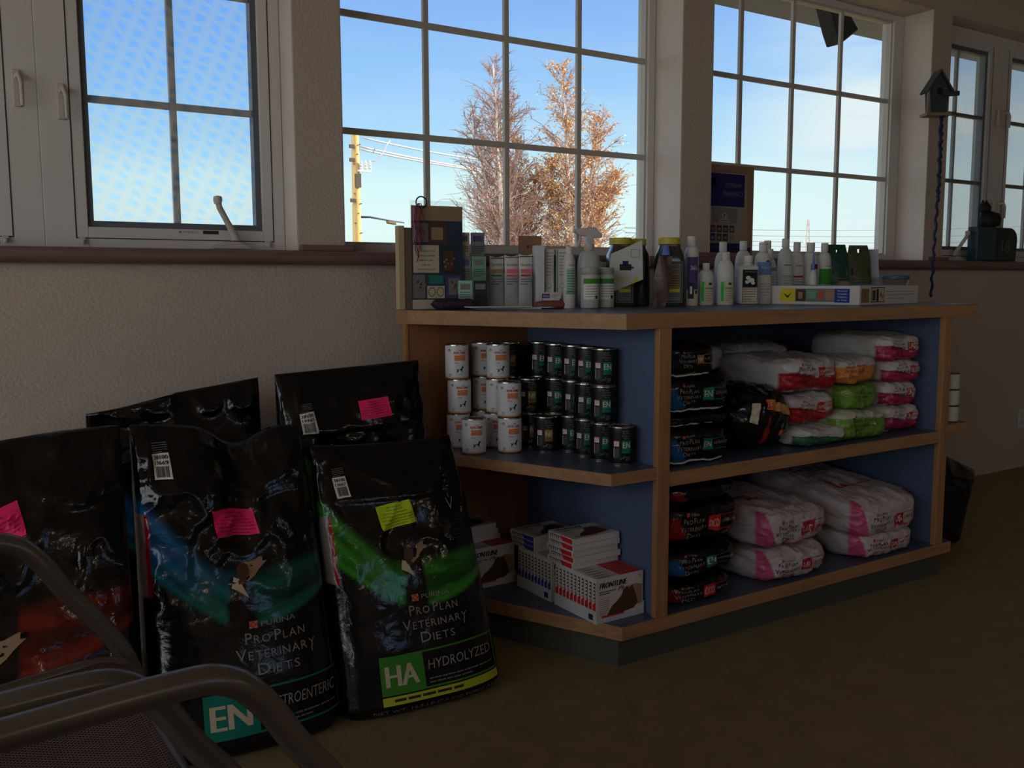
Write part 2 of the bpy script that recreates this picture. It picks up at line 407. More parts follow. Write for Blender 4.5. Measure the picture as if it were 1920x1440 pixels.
def screen_mat(name, base, cover, fx, fy, tone, gap=(1, 1, 1, 1), thread=0.0):
    """woven insect screen: two sets of fine threads, seen against their own moire"""
    M = bpy.data.materials.new(name); M.use_nodes = True; t = M.node_tree; t.nodes.clear()
    tc_ = t.nodes.new('ShaderNodeTexCoord'); mp_ = t.nodes.new('ShaderNodeMapping'); t.links.new(tc_.outputs['Object'], mp_.inputs[0])
    def wave(direction, sc, dist, rot, prof='SIN'):
        m_ = t.nodes.new('ShaderNodeMapping'); m_.inputs['Rotation'].default_value = (0, rot, 0); t.links.new(tc_.outputs['Object'], m_.inputs[0])
        wv = t.nodes.new('ShaderNodeTexWave'); wv.bands_direction = direction; wv.wave_profile = prof
        wv.inputs['Scale'].default_value = sc; wv.inputs['Distortion'].default_value = dist; wv.inputs['Detail'].default_value = 0.0; wv.inputs['Detail Scale'].default_value = 2.2
        t.links.new(m_.outputs[0], wv.inputs[0]); return wv.outputs['Fac']
    a = wave('Z', fy, 2.2, -0.42); b = wave('X', fx, 1.0, -0.38)
    mul = t.nodes.new('ShaderNodeMath'); mul.operation = 'MAXIMUM'; t.links.new(a, mul.inputs[0]); t.links.new(b, mul.inputs[1])
    mr = t.nodes.new('ShaderNodeMapRange'); mr.inputs[3].default_value = base; mr.inputs[4].default_value = cover; t.links.new(mul.outputs[0], mr.inputs[0])
    tr = t.nodes.new('ShaderNodeBsdfTransparent'); tr.inputs[0].default_value = gap; tl = t.nodes.new('ShaderNodeBsdfTranslucent'); tl.inputs[0].default_value = tone
    mix = t.nodes.new('ShaderNodeMixShader'); out = t.nodes.new('ShaderNodeOutputMaterial')
    t2 = t.nodes.new('ShaderNodeBsdfTransparent'); t2.inputs[0].default_value = (1, .99, .98, 1); m2_ = t.nodes.new('ShaderNodeMixShader'); m2_.inputs[0].default_value = 1-thread; t.links.new(t2.outputs[0], m2_.inputs[1]); t.links.new(tl.outputs[0], m2_.inputs[2])
    t.links.new(mr.outputs[0], mix.inputs[0]); t.links.new(tr.outputs[0], mix.inputs[1]); t.links.new(m2_.outputs[0], mix.inputs[2]); t.links.new(mix.outputs[0], out.inputs[0])
    return M
scrA = screen_mat('insect_screen', 0.0, 1.0, 6.5, 9.5, (.95, .95, .97, 1), (.60, .80, 1.0, 1), .78)
scrD = screen_mat('dusty_screen', 0.56, 0.62, 60, 60, (.20, .21, .20, 1))
OP_ = [v for o in OPEN for v in o]
def window(n, a, b, units, face, gy, zb, zs, zt, mw, screen=None, fixed=False, liners=True):
    """opening a..b; units = list of (x0, x1, [muntin x]); zs = muntin heights"""
    root = bpy.data.objects.new('window_%d' % n, None); COL.objects.link(root); root['kind'] = 'structure'
    ea, eb = (a+.0045 if a in OP_ else a), (b-.0045 if b in OP_ else b)
    f = MB(); edges = [ea]+[v for u in units for v in (u[0], u[1])]+[eb]
    for i in range(0, len(edges), 2): f.box((edges[i], face, SILL), (edges[i+1], gy+.05, HEAD-.0045))
    for u in units:
        f.box((u[0], face, SILL), (u[1], gy+.05, zb)); f.box((u[0], face, zt), (u[1], gy+.05, HEAD-.0045))
    struct('window_frame', f, vinyl_m, root, bevel=.002)
    for u in units:
        x0, x1, ms = u
        s = MB(); e = .018 if not fixed else .008
        y0, y1 = face+.012, gy+.02
        s.box((x0, y0, zb), (x0+e, y1, zt)); s.box((x1-e, y0, zb), (x1, y1, zt)); s.box((x0+e, y0, zb), (x1-e, y1, zb+e)); s.box((x0+e, y0, zt-e), (x1-e, y1, zt))
        struct('sash', s, vinyl2_m if fixed else spacer_m, root)
        g = MB()
        for mx_ in ms: g.box((mx_-mw/2, gy-.004, zb+e), (mx_+mw/2, gy+.012, zt-e))
        cuts = [x0+e]+[v for mx_ in ms for v in (mx_-mw/2, mx_+mw/2)]+[x1-e]
        for z in zs:
            for i in range(0, len(cuts), 2): g.box((cuts[i], gy-.004, z-mw/2), (cuts[i+1], gy+.012, z+mw/2))
        struct('muntins', g, vinyl2_m, root, bevel=.002)
        p = MB().box((x0+e, gy+.013, zb+e), (x1-e, gy+.016, zt-e)); struct('pane', p, glass_m, root)
        if screen:
            p = MB(); p.add([(x0+e, gy-.012, zb+e), (x1-e, gy-.012, zb+e), (x1-e, gy-.012, zt-e), (x0+e, gy-.012, zt-e)], [(0, 1, 2, 3)])
            struct('insect_screen', p, screen, root)
        if not fixed:      # thin outline groove of the operable sash, hinges at its foot
            o_ = .034; q = MB(); yy = face-.0012
            q.box((x0-o_, yy, zb-o_), (x0-o_+.003, face-.0002, zt+o_)); q.box((x1+o_-.003, yy, zb-o_), (x1+o_, face-.0002, zt+o_))
            q.box((x0-o_+.003, yy, zb-o_), (x1+o_-.003, face-.0002, zb-o_+.003))
            struct('sash_groove', q, dark_m, root)
            for hx in (x0-.018, x1+.012):
                h = MB(); h.box((hx-.008, face-.010, zb-.046), (hx+.008, face-.0003, zb-.030)); h.lathe([(.006, 0), (.006, .012)], 10, (hx, face-.012, zb-.05)); struct('hinge', h, vinyl2_m, root, bevel=.001)
    return root
ZS1 = [1.249+.347, 1.249+.694]; ZS2 = [1.199+.380, 1.199+.7656]
def pair(n1, n2, a, c1, c2, b, scr):
    h = .256; wd = (c1+c2)/2
    w1 = window(n1, a, wd, [(c1-h, c1+h, [c1])], 2.93, 2.957, 1.249-.018, ZS1, 2.269+.018, .020, scr)
    w2 = window(n2, wd, b, [(c2-h, c2+h, [c2])], 2.93, 2.957, 1.249-.018, ZS1, 2.269+.018, .020, scr)
    return w1, w2
wA0, wA1 = pair(1, 2, -.365, -.034, .703, 1.034, scrA)
wD0, wD1 = pair(5, 6, 4.44, 4.715, 5.446, 5.84, scrD)
wB = window(3, 1.186, 2.641, [(1.243, 2.600, [1.584, 1.921, 2.259])], 2.98, 3.0, 1.199, ZS2, 2.351, .021, fixed=True)
wC = window(4, 2.804, 4.287, [(2.848, 4.205, [3.152, 3.490, 3.827])], 2.98, 3.0, 1.199, ZS2, 2.351, .021, fixed=True)
for k, ((a, b), y) in enumerate(zip(OPEN, (2.93, 2.98, 2.98, 2.93))): liner('trim_%d' % (k+5), a, b, y)
# casement hardware: folding crank operators and lock levers
def crank(root, x, flip=1):
    b = MB(); b.prism([(x-.062, 0), (x+.062, 0), (x+.050, .010), (x+.018, .022), (x-.018, .022), (x-.050, .010)], 2.885, 2.929, axis='y', M=Matrix.Translation((0, 0, SILL+.004)))
    o = struct('crank_base', b, vinyl2_m, root, bevel=.003)
    h = MB(); z = SILL+.022
    p0 = Vector((x+.012*flip, 2.90, z+.02)); p1 = Vector((x-.040*flip, 2.875, z+.105)); p2 = Vector((x-.046*flip, 2.870, z+.128))
    h.tube([p0-Vector((0, 0, .012)), p0, p0.lerp(p1, .5), p1, p2], [.014, .013, .009, .009, .009], 10)
    h.lathe([(.0, -.014), (.011, -.012), (.014, 0), (.012, .010), (.0, .013)], 12, tuple(p2), cap=False)
    struct('crank_handle', h, vinyl2_m, root, smooth=True, auto=50)
crank(wA1, .848, 1); crank(wD0, 4.70, -1)
def lever(root, x, z, flip):
    b = MB().box((x-.010, 2.921, z-.05), (x+.010, 2.9297, z+.05)); struct('lock_plate', b, vinyl2_m, root, bevel=.003)
    h = MB(); h.tube([(x, 2.920, z+.028), (x+.004*flip, 2.902, z+.034), (x+.010*flip, 2.896, z+.012), (x+.010*flip, 2.897, z-.05)], [.007, .007, .006, .005], 8)
    struct('lock_lever', h, vinyl2_m, root, smooth=True, auto=60)
lever(wA0, .283, 1.60, 1); lever(wA1, .392, 1.575, 1)
for z in (1.46, 1.95): lever(wD0, 5.035, z, -1); lever(wD1, 5.125, z, 1)
# faint printed warning strip and maker's plate on the lower rail of the left casement
pr = Print(); pr.text('WARNING', 0.012, 0, .007, 'grey', layer=1); pr.poly([(-.022, 0), (-.012, 0), (-.017, .008)], 'grey'); pr.rect(.05, -.002, .098, .009, 'charcoal')
pr.build('warning_print', flat_fn((.72, 2.93, 1.2195), (1, 0, 0), (0, 0, 1), (0, -1, 0)), wA1)
# wall socket low on the right
t_ = thing('wall_socket', 'small cream wall socket low on the wall at the far right', 'socket', (5.28, 2.8195, .285))
MB().box((-.035, -.006, -.057), (.035, 0, .057)).build('face_plate', vinyl_m, t_, bevel=.002)
for dz in (-.022, .022): MB().box((-.014, -.009, dz-.013), (.014, -.0062, dz+.013)).build('outlet', vinyl2_m, t_, bevel=.002)

# ------------------------------------------------------------ outside
ground_m = mat('dry_grass', rgb(140, 124, 84), 0.95, var=((.6, .6, .6), .3))
struct('ground', MB().box((-90, 3.3, -.6), (260, 260, -.5)), ground_m)
soffit_m = mat('painted_soffit', rgb(132, 136, 146), 0.7)
w = MB(); w.box((XL-1, 3.02, 2.655), (XR+1, 4.0, 2.70)); w.box((XL-1, 4.0, 2.655), (XR+1, 4.03, 2.86))
struct('trim_9', w, soffit_m)
# dark downspout elbow under the eave, in front of the second big window
t_ = thing('downspout', 'dark metal downspout elbow hanging under the eave beyond the right-hand big window', 'downspout', (4.60, 3.66, 2.655))
e = MB(); e.prism([(-.12, 0), (.02, 0), (.16, -.13), (.00, -.235), (-.04, -.17), (-.09, -.07)], -.05, .05, axis='y')
e.build('elbow', mat('bronze_gutter', rgb(44, 46, 52), .5, metal=.3), t_, bevel=.008)
MB().box((-.15, -.06, -.012), (.09, .06, -.0005)).build('flange', mat('bronze_gutter', (0, 0, 0, 1)), t_, bevel=.003)

# utility pole
pole_m = mat('pole_wood', rgb(222, 184, 120), .8, var=((6, 6, 1), .15)); wire_m = mat('bright_cable', rgb(214, 214, 214), .4, metal=.3); dwire_m = mat('dark_cable', rgb(70, 76, 84), .6)
t_ = thing('utility_pole', 'sunlit timber utility pole with insulators, left in the big window', 'utility pole', (13.09, 30, -.5))
MB().lathe([(.17, 0), (.125, 6.62)], 14).build('pole', pole_m, t_, smooth=True, auto=60)
def rel(*p): return Vector(p)-Vector((13.09, 30, -.5))
b = MB()
for z in (5.55, 5.1, 3.75): b.box((-.28, -.2, z+.5), (-.1, -.12, z+.62))
b.build('bracket', mat('weathered_steel', rgb(90, 80, 70), .6, metal=.4), t_)
b = MB(); b.box((.0, -.25, 5.28), (.46, -.15, 5.34)); 
for k, x in enumerate((.12, .28, .44)): b.lathe([(.035, 0), (.06, .05), (.03, .09), (.06, .14), (.03, .19), (.05, .24), (.02, .30)], 10, (x, -.2, 5.34+.02*k))
b.build('insulator', mat('porcelain', rgb(225, 222, 214), .3), t_, smooth=True, auto=50)
b = MB(); b.box((-.10, -.22, 4.75), (.10, -.14, 5.2)); b.build('fuse_box', mat('weathered_steel', (0, 0, 0, 1)), t_)
b = MB()
for k in range(18): b.box((-.02+.13*math.sin(k*2.1), -.17, .9+k*.33), (.02+.13*math.sin(k*2.1), -.11, .93+k*.33))
b.build('climbing_spike', mat('weathered_steel', (0, 0, 0, 1)), t_)
def wire(pts, r, m_, name='overhead_wire', lab=None, group=None):
    o = MB().tube(pts, r, 6).build(name, m_, smooth=True); tag(o, lab, 'wire', group); return o
def sag(p, q, s, n=14): 
    p = Vector(p); q = Vector(q); return [p.lerp(q, k/n)-Vector((0, 0, s*4*(k/n)*(1-k/n))) for k in range(n+1)]
wire(sag((13.35, 30, 5.96), (19, 31.5, 5.75), .06), .030, wire_m, lab='topmost pale overhead wire running right from the timber pole')
wire(sag((13.25, 30, 5.66), (18.6, 31, 5.32), .05), .034, wire_m, lab='second pale overhead wire, paired below the topmost one')
wire(sag((13.25, 30, 5.56), (18.6, 31, 5.27), .05), .030, wire_m, lab='lowest of the three pale overhead wires beside the pole')
wire([(13.5, 29.9, 5.15), (13.8, 29.9, 5.2), (14.05, 29.9, 5.45), (14.25, 29.9, 5.8), (14.35, 29.9, 5.93)], .025, wire_m, 'jumper_cable', 'curved pale jumper cable looping up from the pole insulators')
t_ = thing('street_lamp', 'street lamp head on a thin arm reaching right from the pole', 'street lamp', (13.2, 30, 3.25))
MB().tube([(0, 0, .02), (.4, 0, .03), (1.0, 0, -.05), (1.7, 0, -.12)], [.04, .035, .025, .02], 8).build('arm', dwire_m, t_, smooth=True)
MB().prism([(1.02, -.07), (1.34, -.10), (1.36, -.20), (1.05, -.17)], -.1, .1, axis='y').build('lamp_head', mat('lamp_housing', rgb(120, 112, 80), .5), t_, bevel=.02)
# power lines crossing behind the right-hand windows
for k, (z0, z1, lab) in enumerate([(5.4, 9.5, 'topmost'), (5.0, 8.3, 'second'), (4.6, 7.2, 'third'), (4.3, 6.2, 'fourth'), (3.85, 3.85, 'level lowest')]):
    wire(sag((50, 60, z0), (150, 75, z1), .5), .022, dwire_m, lab='%s thin dark power line crossing the sky beyond the right-hand windows' % lab)
t_ = thing('radio_mast', 'tiny lattice radio mast on the horizon beyond the right-hand big window', 'mast', (72.6, 60, -.5))
b = MB()
for dx, dy in ((-.35, -.2), (.35, -.2), (0, .4)): b.tube([(dx, dy, 0), (dx*.2, dy*.2, 7.3)], .035, 5)
for k in range(11): z = .4+k*.62; q = 1-z/9; b.tube([(-.35*q, -.2*q, z), (.35*q, -.2*q, z+.5)], .02, 4); b.tube([(.35*q, -.2*q, z), (-.35*q, -.2*q, z+.5)], .02, 4)
b.build('lattice', mat('mast_steel', rgb(206, 190, 176), .6), t_)
MB().box((-.7, -.05, 5.1), (.8, .05, 5.2)).build('crossarm', mat('mast_steel', (0, 0, 0, 1)), t_)

# ------------------------------------------------------------ birches
bark_m = mat('birch_bark', rgb(226, 214, 196), .7, var=((3, 3, 9), .22)); twig_m = mat('birch_twigs', rgb(168, 136, 124), .8)
leaf_m = [mat('leaf_amber', rgb(242, 176, 98), .7), mat('leaf_ochre', rgb(244, 212, 156), .7), mat('leaf_brown', rgb(196, 150, 118), .7)]
def birch(loc, stems, seed, nleaf, label, leafw, top):
    R_ = random.Random(seed); root = thing('birch_tree', label, 'tree', loc, 0, None)
    tk = MB(); tw = MB(); lf = MB(); tips = []
    for (dx, dy, h, lx) in stems:
        pts = [Vector((dx+lx*(k/12)**1.3+R_.uniform(-.06, .06), dy+R_.uniform(-.05, .05), h*k/12)) for k in range(13)]
        tk.tube(pts, [max(.02, .13*(1-(k/12.6))) for k in range(13)], 8)
        for k in range(120):
            u = R_.uniform(.16, .99)**.85; i = min(int(u*12), 11); p = pts[i].lerp(pts[i+1], u*12-i)
            az = R_.uniform(0, 2*PI); ln = h*R_.uniform(.12, .38)*(1.12-u)**.70
            d = Vector((math.cos(az), math.sin(az)*.8, R_.uniform(.9, 2.2))).normalized()
            br = [p]; 
            for s_ in range(5): d = (d+Vector((R_.uniform(-.25, .25), R_.uniform(-.25, .25), R_.uniform(-.22, .10)))).normalized(); br.append(br[-1]+d*ln/5)
            (tk if R_.random() < .10 and u < .6 else tw).tube(br, [.022*(1.2-u), .016*(1.2-u), .013, .010, .008, .006], 4, caps=False)
            for s_ in range(10):
                j = R_.randint(1, 4); q = br[j].lerp(br[j+1], R_.random()); d2 = (d+Vector((R_.uniform(-1, 1), R_.uniform(-1, 1), R_.uniform(-.7, .7)))).normalized(); l2 = ln*R_.uniform(.18, .45)
                a = q+d2*l2*.5; b_ = a+(d2+Vector((0, 0, R_.uniform(-.5, .3)))).normalized()*l2*.5
                tw.tube([q, a, b_], [.008, .006, .004], 3, caps=False); tips += [a, b_, a.lerp(b_, .5)]
    R_.shuffle(tips)
    for k in range(nleaf):
        t0 = tips[R_.randrange(len(tips))]
        if t0.x < leafw and R_.random() < .80: continue
        p = t0+Vector((R_.uniform(-.06, .06), R_.uniform(-.06, .06), R_.uniform(-.08, .03))); s_ = R_.uniform(.020, .042)
        a = Vector((R_.uniform(-1, 1), R_.uniform(-1, 1), R_.uniform(-1, 1))).normalized()*s_; c = a.cross(Vector((R_.uniform(-1, 1), R_.uniform(-1, 1), 1))).normalized()*s_*.8
        lf.add([p-a, p+c, p+a, p-c], [(0, 1, 2, 3)], R_.choice((0, 0, 1, 1, 2)))
    tk.build('trunk', bark_m, root, smooth=True); tw.build('branches', twig_m, root); o = lf.build('leaves', leaf_m, root); o['kind'] = 'stuff'
    return root
birch((14.0, 22, -.5), [(0, 0, 7.4, -.35), (.35, .2, 6.0, -1.3), (.1, .3, 6.6, .25)], 3, 1800, 'left-hand birch with mostly bare mauve twigs, seen through the big window', 9, 7.7)
birch((16.45, 22, -.5), [(0, 0, 7.5, -.45), (.2, .1, 6.3, .75), (-.2, .2, 5.0, -.5), (.3, .3, 4.8, 1.45)], 8, 15000, 'right-hand birch still carrying orange autumn leaves, seen through the big window', -9, 7.7)
birch((15.1, 23, -.5), [(0, 0, 5.6, -.1), (.1, .1, 4.8, .7)], 5, 5500, 'low golden birch between the two taller birches', -9, 5)
# ------------------------------------------------------------ the display cabinet
CT, MZ, MZR, BZ = 0.985, 0.558, 0.540, 0.126
YF, YK = 1.90, 2.56
cab = thing('display_cabinet', 'long oak-edged display cabinet with blue shelves and a blue-grey top, below the windows', 'cabinet', (2.41, 2.2, 0))
OFF = Vector((-2.41, -2.2, 0)); MO = Matrix.Translation(OFF)
def shrink(poly, d):
    n = len(poly); out = []
    for i in range(n):
        a, b, c = Vector(poly[i-1]), Vector(poly[i]), Vector(poly[(i+1) % n])
        n1 = Vector((-(b-a).y, (b-a).x)).normalized(); n2 = Vector((-(c-b).y, (c-b).x)).normalized()
        bis = (n1+n2); bis = bis/bis.length_squared*2*0.5*2*0.5 if False else bis/(1+n1.dot(n2))
        out.append(tuple(b+bis*d))
    return out
def slab(name, poly, z0, z1, edge='board', surf=True):
    o = MB().prism(poly, z0, z1, M=MO).build(name, oak_m, cab, bevel=.0015)
    if surf: MB().prism(shrink(poly, .004), z1-.001, z1+.0008, M=MO).build('laminate_top', bluetop_m, o); 
    return o
topP = [(1.591, 1.9), (3.236, 1.9), (3.55, 2.56), (3.55, 2.64), (1.277, 2.64), (1.277, 2.56)]
slab('countertop', topP, CT-.0435, CT-.0008)
slab('shelf', [(1.545, YF), (1.7205, YF), (1.7205, YK), (1.262, YK)], MZ-.034, MZ-.0008)
slab('shelf', [(1.7525, YF), (3.03, YF), (3.03, YK), (1.7525, YK)], MZR-.042, MZR-.0008)
slab('shelf', [(3.0755, YF), (3.20, YF), (3.47, YK), (3.0755, YK)], MZ-.034, MZ-.0008)
slab('shelf', [(1.586, YF-.002), (3.13, YF-.002), (3.45, YK), (1.273, YK)], BZ-.04, BZ-.0008)
for x0 in (1.707, 3.030):
    MB().box((x0, YF-.0025, BZ), (x0+.045, YF+.018, CT-.0435), M=MO).build('post', oakv_m, cab, bevel=.0015)
    MB().box((x0+.0135, YF+.018, BZ), (x0+.0335, YK, CT-.0435), M=MO).build('divider', blue_m, cab)
MB().box((1.276, YK, .086), (1.7205, YK+.02, CT-.0435), M=MO).build('back_panel', oakp_m, cab)
MB().box((1.7205, YK, .086), (3.0635, YK+.02, CT-.0435), M=MO).build('back_panel', blue_m, cab)
MB().box((3.0635, YK, .086), (3.45, YK+.02, CT-.0435), M=MO).build('back_panel', oakp_m, cab)
for x in (1.266, 3.45): MB().box((x, YK-.004, BZ), (x+.010, YK+.022, CT-.0435), M=MO).build('edge_band', oakv_m, cab)
MB().prism([(1.60, YF+.03), (3.11, YF+.03), (3.41, YK+.02), (1.31, YK+.02)], 0, BZ-.04, M=MO).build('kick_board', kick_m, cab)

# ------------------------------------------------------------ tins
def tin(name, label, art, prn, rim):
    t = thing(name, label, 'can', (0, 0, 0)); R, H = .0362, .1065
    mb = MB(); prof = [(R-.0012, .0035), (R, .006), (R, .1005), (R-.0012, .103)]
    z = [.0035+.0995*k/14 for k in range(15)]
    mb.lathe([(R-(.0012 if k in (0, 14) else 0), zz) for k, zz in enumerate(z)], 40, cap=False)
    mb.c = []
    for k, zz in enumerate(z):
        for i in range(40): mb.c.append(art(zz/H))
    mb.build('label', paint_m, t, smooth=True)
    MB().lathe([(R-.003, .0), (R+.0004, .0006), (R+.0008, .0035), (R-.0012, .0036)], 40, cap=True).build('base_rim', rim, t, smooth=True, auto=50)
    MB().lathe([(R-.0012, .103), (R+.0008, .1035), (R+.0006, .1065), (R-.0012, .1066), (R-.003, .1035), (R-.010, .1032), (R-.0115, .1024), (.0, .1024)], 40, cap=False).build('lid', tin_m, t, smooth=True, auto=35)
    P = Print(); prn(P); P.build('label_print', cyl_fn(R), t, lift=.0003, gap=.00012)
    return t
WH = rgb(214, 214, 214); OR = rgb(214, 150, 96); BK = rgb(15, 15, 17)
def rc_print(P):
    P.text('ROYAL CANIN', .012, .0785, .0072, 'red', width=.036, bold=.0003); P.poly([(.009, .088), (.011, .091), (.013, .0885), (.015, .091), (.017, .088)], 'red')
    P.rect(-.004, .058, .030, .074, 'orange', 8, 1); P.text('GASTRO INTESTINAL', .013, .067, .0036, 'cream', width=.030); P.text('LOW FAT', .013, .0605, .0036, 'cream', width=.018)
    P.text('Dog', -.003, .049, .005, 'navy', align='l')
    dog(P, .013, .022, .021, 'navy')
    for a, b in ((.000, .019), (.026, .019), (.000, .040), (.026, .040)):
        sx = 1 if a < .01 else -1; P.rect(min(a, a+.004*sx), b, max(a, a+.004*sx), b+.0008, 'grey')
    P.rect(.004, .0165, .022, .0175, 'gold', 4, 1)
    for dx, dy in ((0, 0), (-.0035, .0028), (.0035, .0028), (-.0018, .0055), (.0018, .0055)): P.rect(-.021+dx-.0014, .086+dy-.0012, -.021+dx+.0014, .086+dy+.0014, 'navy')
    P.lines(-.022, -.012, .016, 3, .0035, .0014, 'navy')
def pp_print(code, col):
    def f(P):
        P.text('PURINA', .006, .0935, .0030, 'silver'); P.rect(-.0045, .0935, -.001, .0965, 'brick')
        P.smallcaps('PRO PLAN', .008, .0865, .0056, 'silver', .024); P.smallcaps('VETERINARY', .008, .0795, .0054, 'silver', .030); P.smallcaps('DIETS', .008, .0728, .0054, 'silver', .016)
        P.rect(-.006, .042, .020, .069, col, 7, 2); P.text(code, .007, .048, .0165, 'cream', width=.021, bold=.0006)
        P.rect(-.006, .033, .020, .0405, col, 7, 1); P.text('GASTROENTERIC' if code == 'EN' else 'KIDNEY FUNCTION', .007, .0352, .0028, 'black', width=.022)
        dog(P, -.004, .015, .012, col); P.lines(.004, .019, .021, 4, .0034, .0013, 'grey')
        P.rect(-.030, .052, -.0145, .066, 'white', 4, 1); P.rect(-.030, .066, -.0145, .0685, 'red', 4, 1, 2)
        P.lines(-.029, -.016, .0625, 3, .0032, .001, 'grey', 4)
        P.rect(-.030, .020, -.0285, .049, 'white', 1, 1); P.lines(-.027, -.014, .045, 8, .0036, .0013, 'grey', 7)
        P.lines(-.028, -.013, .094, 6, .0036, .0013, 'charcoal', 9)
    return f
rc0 = tin('food_can', 'x', lambda q: OR if q < .085 else WH, rc_print, mat('gold_tin', rgb(180, 140, 90), .3, metal=.9))
nf0 = tin('food_can', 'x', lambda q: BK, pp_print('NF', 'gold'), tin_m)
en0 = tin('food_can', 'x', lambda q: BK, pp_print('EN', 'teal'), tin_m)
HC = .1070
used = set()
def put(proto, x, y, tiers, what, where, grp, rz=-.58):
    names = {1: ['standing alone'], 2: ['lower of two', 'upper of two'], 3: ['bottom of three', 'middle of three', 'top of three']}[tiers]
    for k in range(tiers):
        loc = (x+.003*math.sin(k*2.3+x*40), y+.003*math.cos(k*1.7+y*31), MZ+.0005+HC*k); r = rz+.10*math.sin(k*3.1+x*57+y*13)
        lab = '%s %s, %s' % (what, where, names[k])
        if proto not in used:
            used.add(proto); proto.location = loc; proto.rotation_euler = (0, 0, r); proto['label'] = lab; proto['group'] = grp
        else: dup(proto, loc, r, lab, grp)
W_ = 'white dog food can'; G1 = 'white dog food cans on the middle shelf'
put(rc0, 1.413, 2.490, 3, W_, 'at the far left of the shelf', G1)
put(rc0, 1.402, 2.375, 1, W_, 'at the front left, in front of the leftmost stack', G1)
put(rc0, 1.522, 2.520, 3, W_, 'at the back, second from left', G1)
put(rc0, 1.520, 2.432, 3, W_, 'behind the front white stack', G1)
put(rc0, 1.503, 2.335, 2, W_, 'at the front right of the white cans', G1)
W_ = 'black can with gold NF square'; G2 = 'black NF cans on the middle shelf'
put(nf0, 1.596, 2.478, 3, W_, 'back row beside white cans', G2, -.5)
put(nf0, 1.609, 2.380, 2, W_, 'in the second row', G2, -.55)
put(nf0, 1.600, 2.290, 1, W_, 'in front of the other NF cans', G2, -.6)
W_ = 'black can with teal EN square'; G3 = 'black EN cans on the middle shelf'
put(en0, 1.682, 2.440, 3, W_, 'deepest on the shelf', G3, -.55)
put(en0, 1.676, 2.338, 3, W_, 'second from the back', G3, -.55)
put(en0, 1.680, 2.256, 3, W_, 'mid row of EN cans', G3, -.55)
put(en0, 1.672, 2.175, 3, W_, 'third from the front', G3, -.55)
put(en0, 1.667, 2.092, 3, W_, 'second from the front', G3, -.55)
put(en0, 1.672, 2.008, 1, W_, 'at the very front of the row', G3, -.55)
# a short stack of pale tins on the right-hand end shelf
pt = thing('small_tin', 'x', 'tin')
MB().lathe([(.028, .001), (.0285, .003), (.0285, .053), (.028, .055)], 28).build('label', mat('pale_label', rgb(196, 190, 180), .5), pt, smooth=True, auto=50)
MB().lathe([(.0292, .0), (.0292, .0028)], 28).build('rim', mat('dark_rim', rgb(50, 44, 44), .4), pt)
MB().lathe([(.0292, .0555), (.0292, .0585)], 28).build('rim', mat('dark_rim', (0, 0, 0, 1)), pt)
for k in range(3):
    loc = (3.165, 1.948, MZ+.0005+.059*k); lab = 'small pale tin on the end shelf right of the cabinet, %s of three' % ('bottom', 'middle', 'top')[k]
    if k == 0: pt.location = loc; pt['label'] = lab; pt['group'] = 'small tins on the right end shelf'
    else: dup(pt, loc, 0, lab, 'small tins on the right end shelf')

# ------------------------------------------------------------ flea-treatment cartons
card_m = mat('white_carton', rgb(212, 206, 196), .45, spec=.4); tray_m = mat('tray_card', rgb(196, 198, 202), .55)
CW, CH, CD = .168, .124, .0172
def carton(col, col2, full=False):
    """local: width along x, thickness along y, height z; printed face at -y"""
    t = thing('medicine_carton', 'x', 'carton')
    MB().box((-CW/2, -CD/2, 0), (CW/2, CD/2, CH)).build('box', card_m, t, bevel=.0006)
    P = Print(); P.text('FRONTLINE', -CW/2+.010, CH-.028, .016, 'black', width=.095, align='l', shear=.22, bold=.0008)
    P.text('Plus', -.008, CH-.044, .013, 'maroon' if col == 'red' else 'navy', width=.036, align='l', shear=.5, bold=.0004)
    P.text('2', CW/2-.014, CH-.018, .010, 'brown')
    P.lines(-CW/2+.010, -.015, CH-.040, 2, .006, .0028, 'charcoal', 2); P.lines(-CW/2+.010, -CW/2+.046, CH-.058, 9, .006, .0016, 'grey', 6)
    arc = [(-.048, .016)]+[(-.05+.105*(k/9), .016+.075*math.sin(k/9*PI/2)**1.2) for k in range(1, 10)]+[(.080, .085), (.080, .030)]
    P._add(arc, tri_poly(arc), P.mats.index(INK['tan']) if INK['tan'] in P.mats else 'tan', 1)
    body = [(-.046, .016), (-.030, .040), (-.010, .052), (.004, .060), (.010, .078), (.022, .086), (.030, .080), (.044, .088), (.052, .070), (.060, .052), (.064, .034), (.050, .020), (.0, .015)]
    P._add(body, tri_poly(body), 'brown' if col == 'red' else 'charcoal', 2)
    P.rect(-.066, .011, .015, .0165, col, 4, 1); P.rect(-.004, .003, .004, .008, 'grey')
    P.build('front_print', flat_fn((0, -CD/2, 0), (1, 0, 0), (0, 0, 1), (0, -1, 0)), t)
    P = Print(); P.rect(-CD/2+.002, .004, CD/2-.002, .050, col, 1, 1); P.rect(-CD/2+.004, .060, CD/2-.004, .112, 'charcoal', 1, 1, 1)
    for k in range(5): P.rect(-CD/2+.0045, .062+k*.010, CD/2-.006, .068+k*.010, 'white', 1, 1, 2)
    P.poly([(-CD/2+.002, .050), (CD/2-.002, .050), (CD/2-.002, .062)], col, 1)
    P.build('end_print', flat_fn((-CW/2, 0, 0), (0, -1, 0), (0, 0, 1), (-1, 0, 0)), t)
    P = Print(); P.rect(0, -CD/2+.001, CW/2-.004, CD/2-.001, col); P.lines(-CW/2+.01, -.01, .002, 2, .005, .0022, 'charcoal')
    P.build('top_print', flat_fn((0, 0, CH), (1, 0, 0), (0, 1, 0), (0, 0, 1)), t)
    return t
cred = carton('red', 'red'); cblue = carton('royal', 'navy')
first = {}
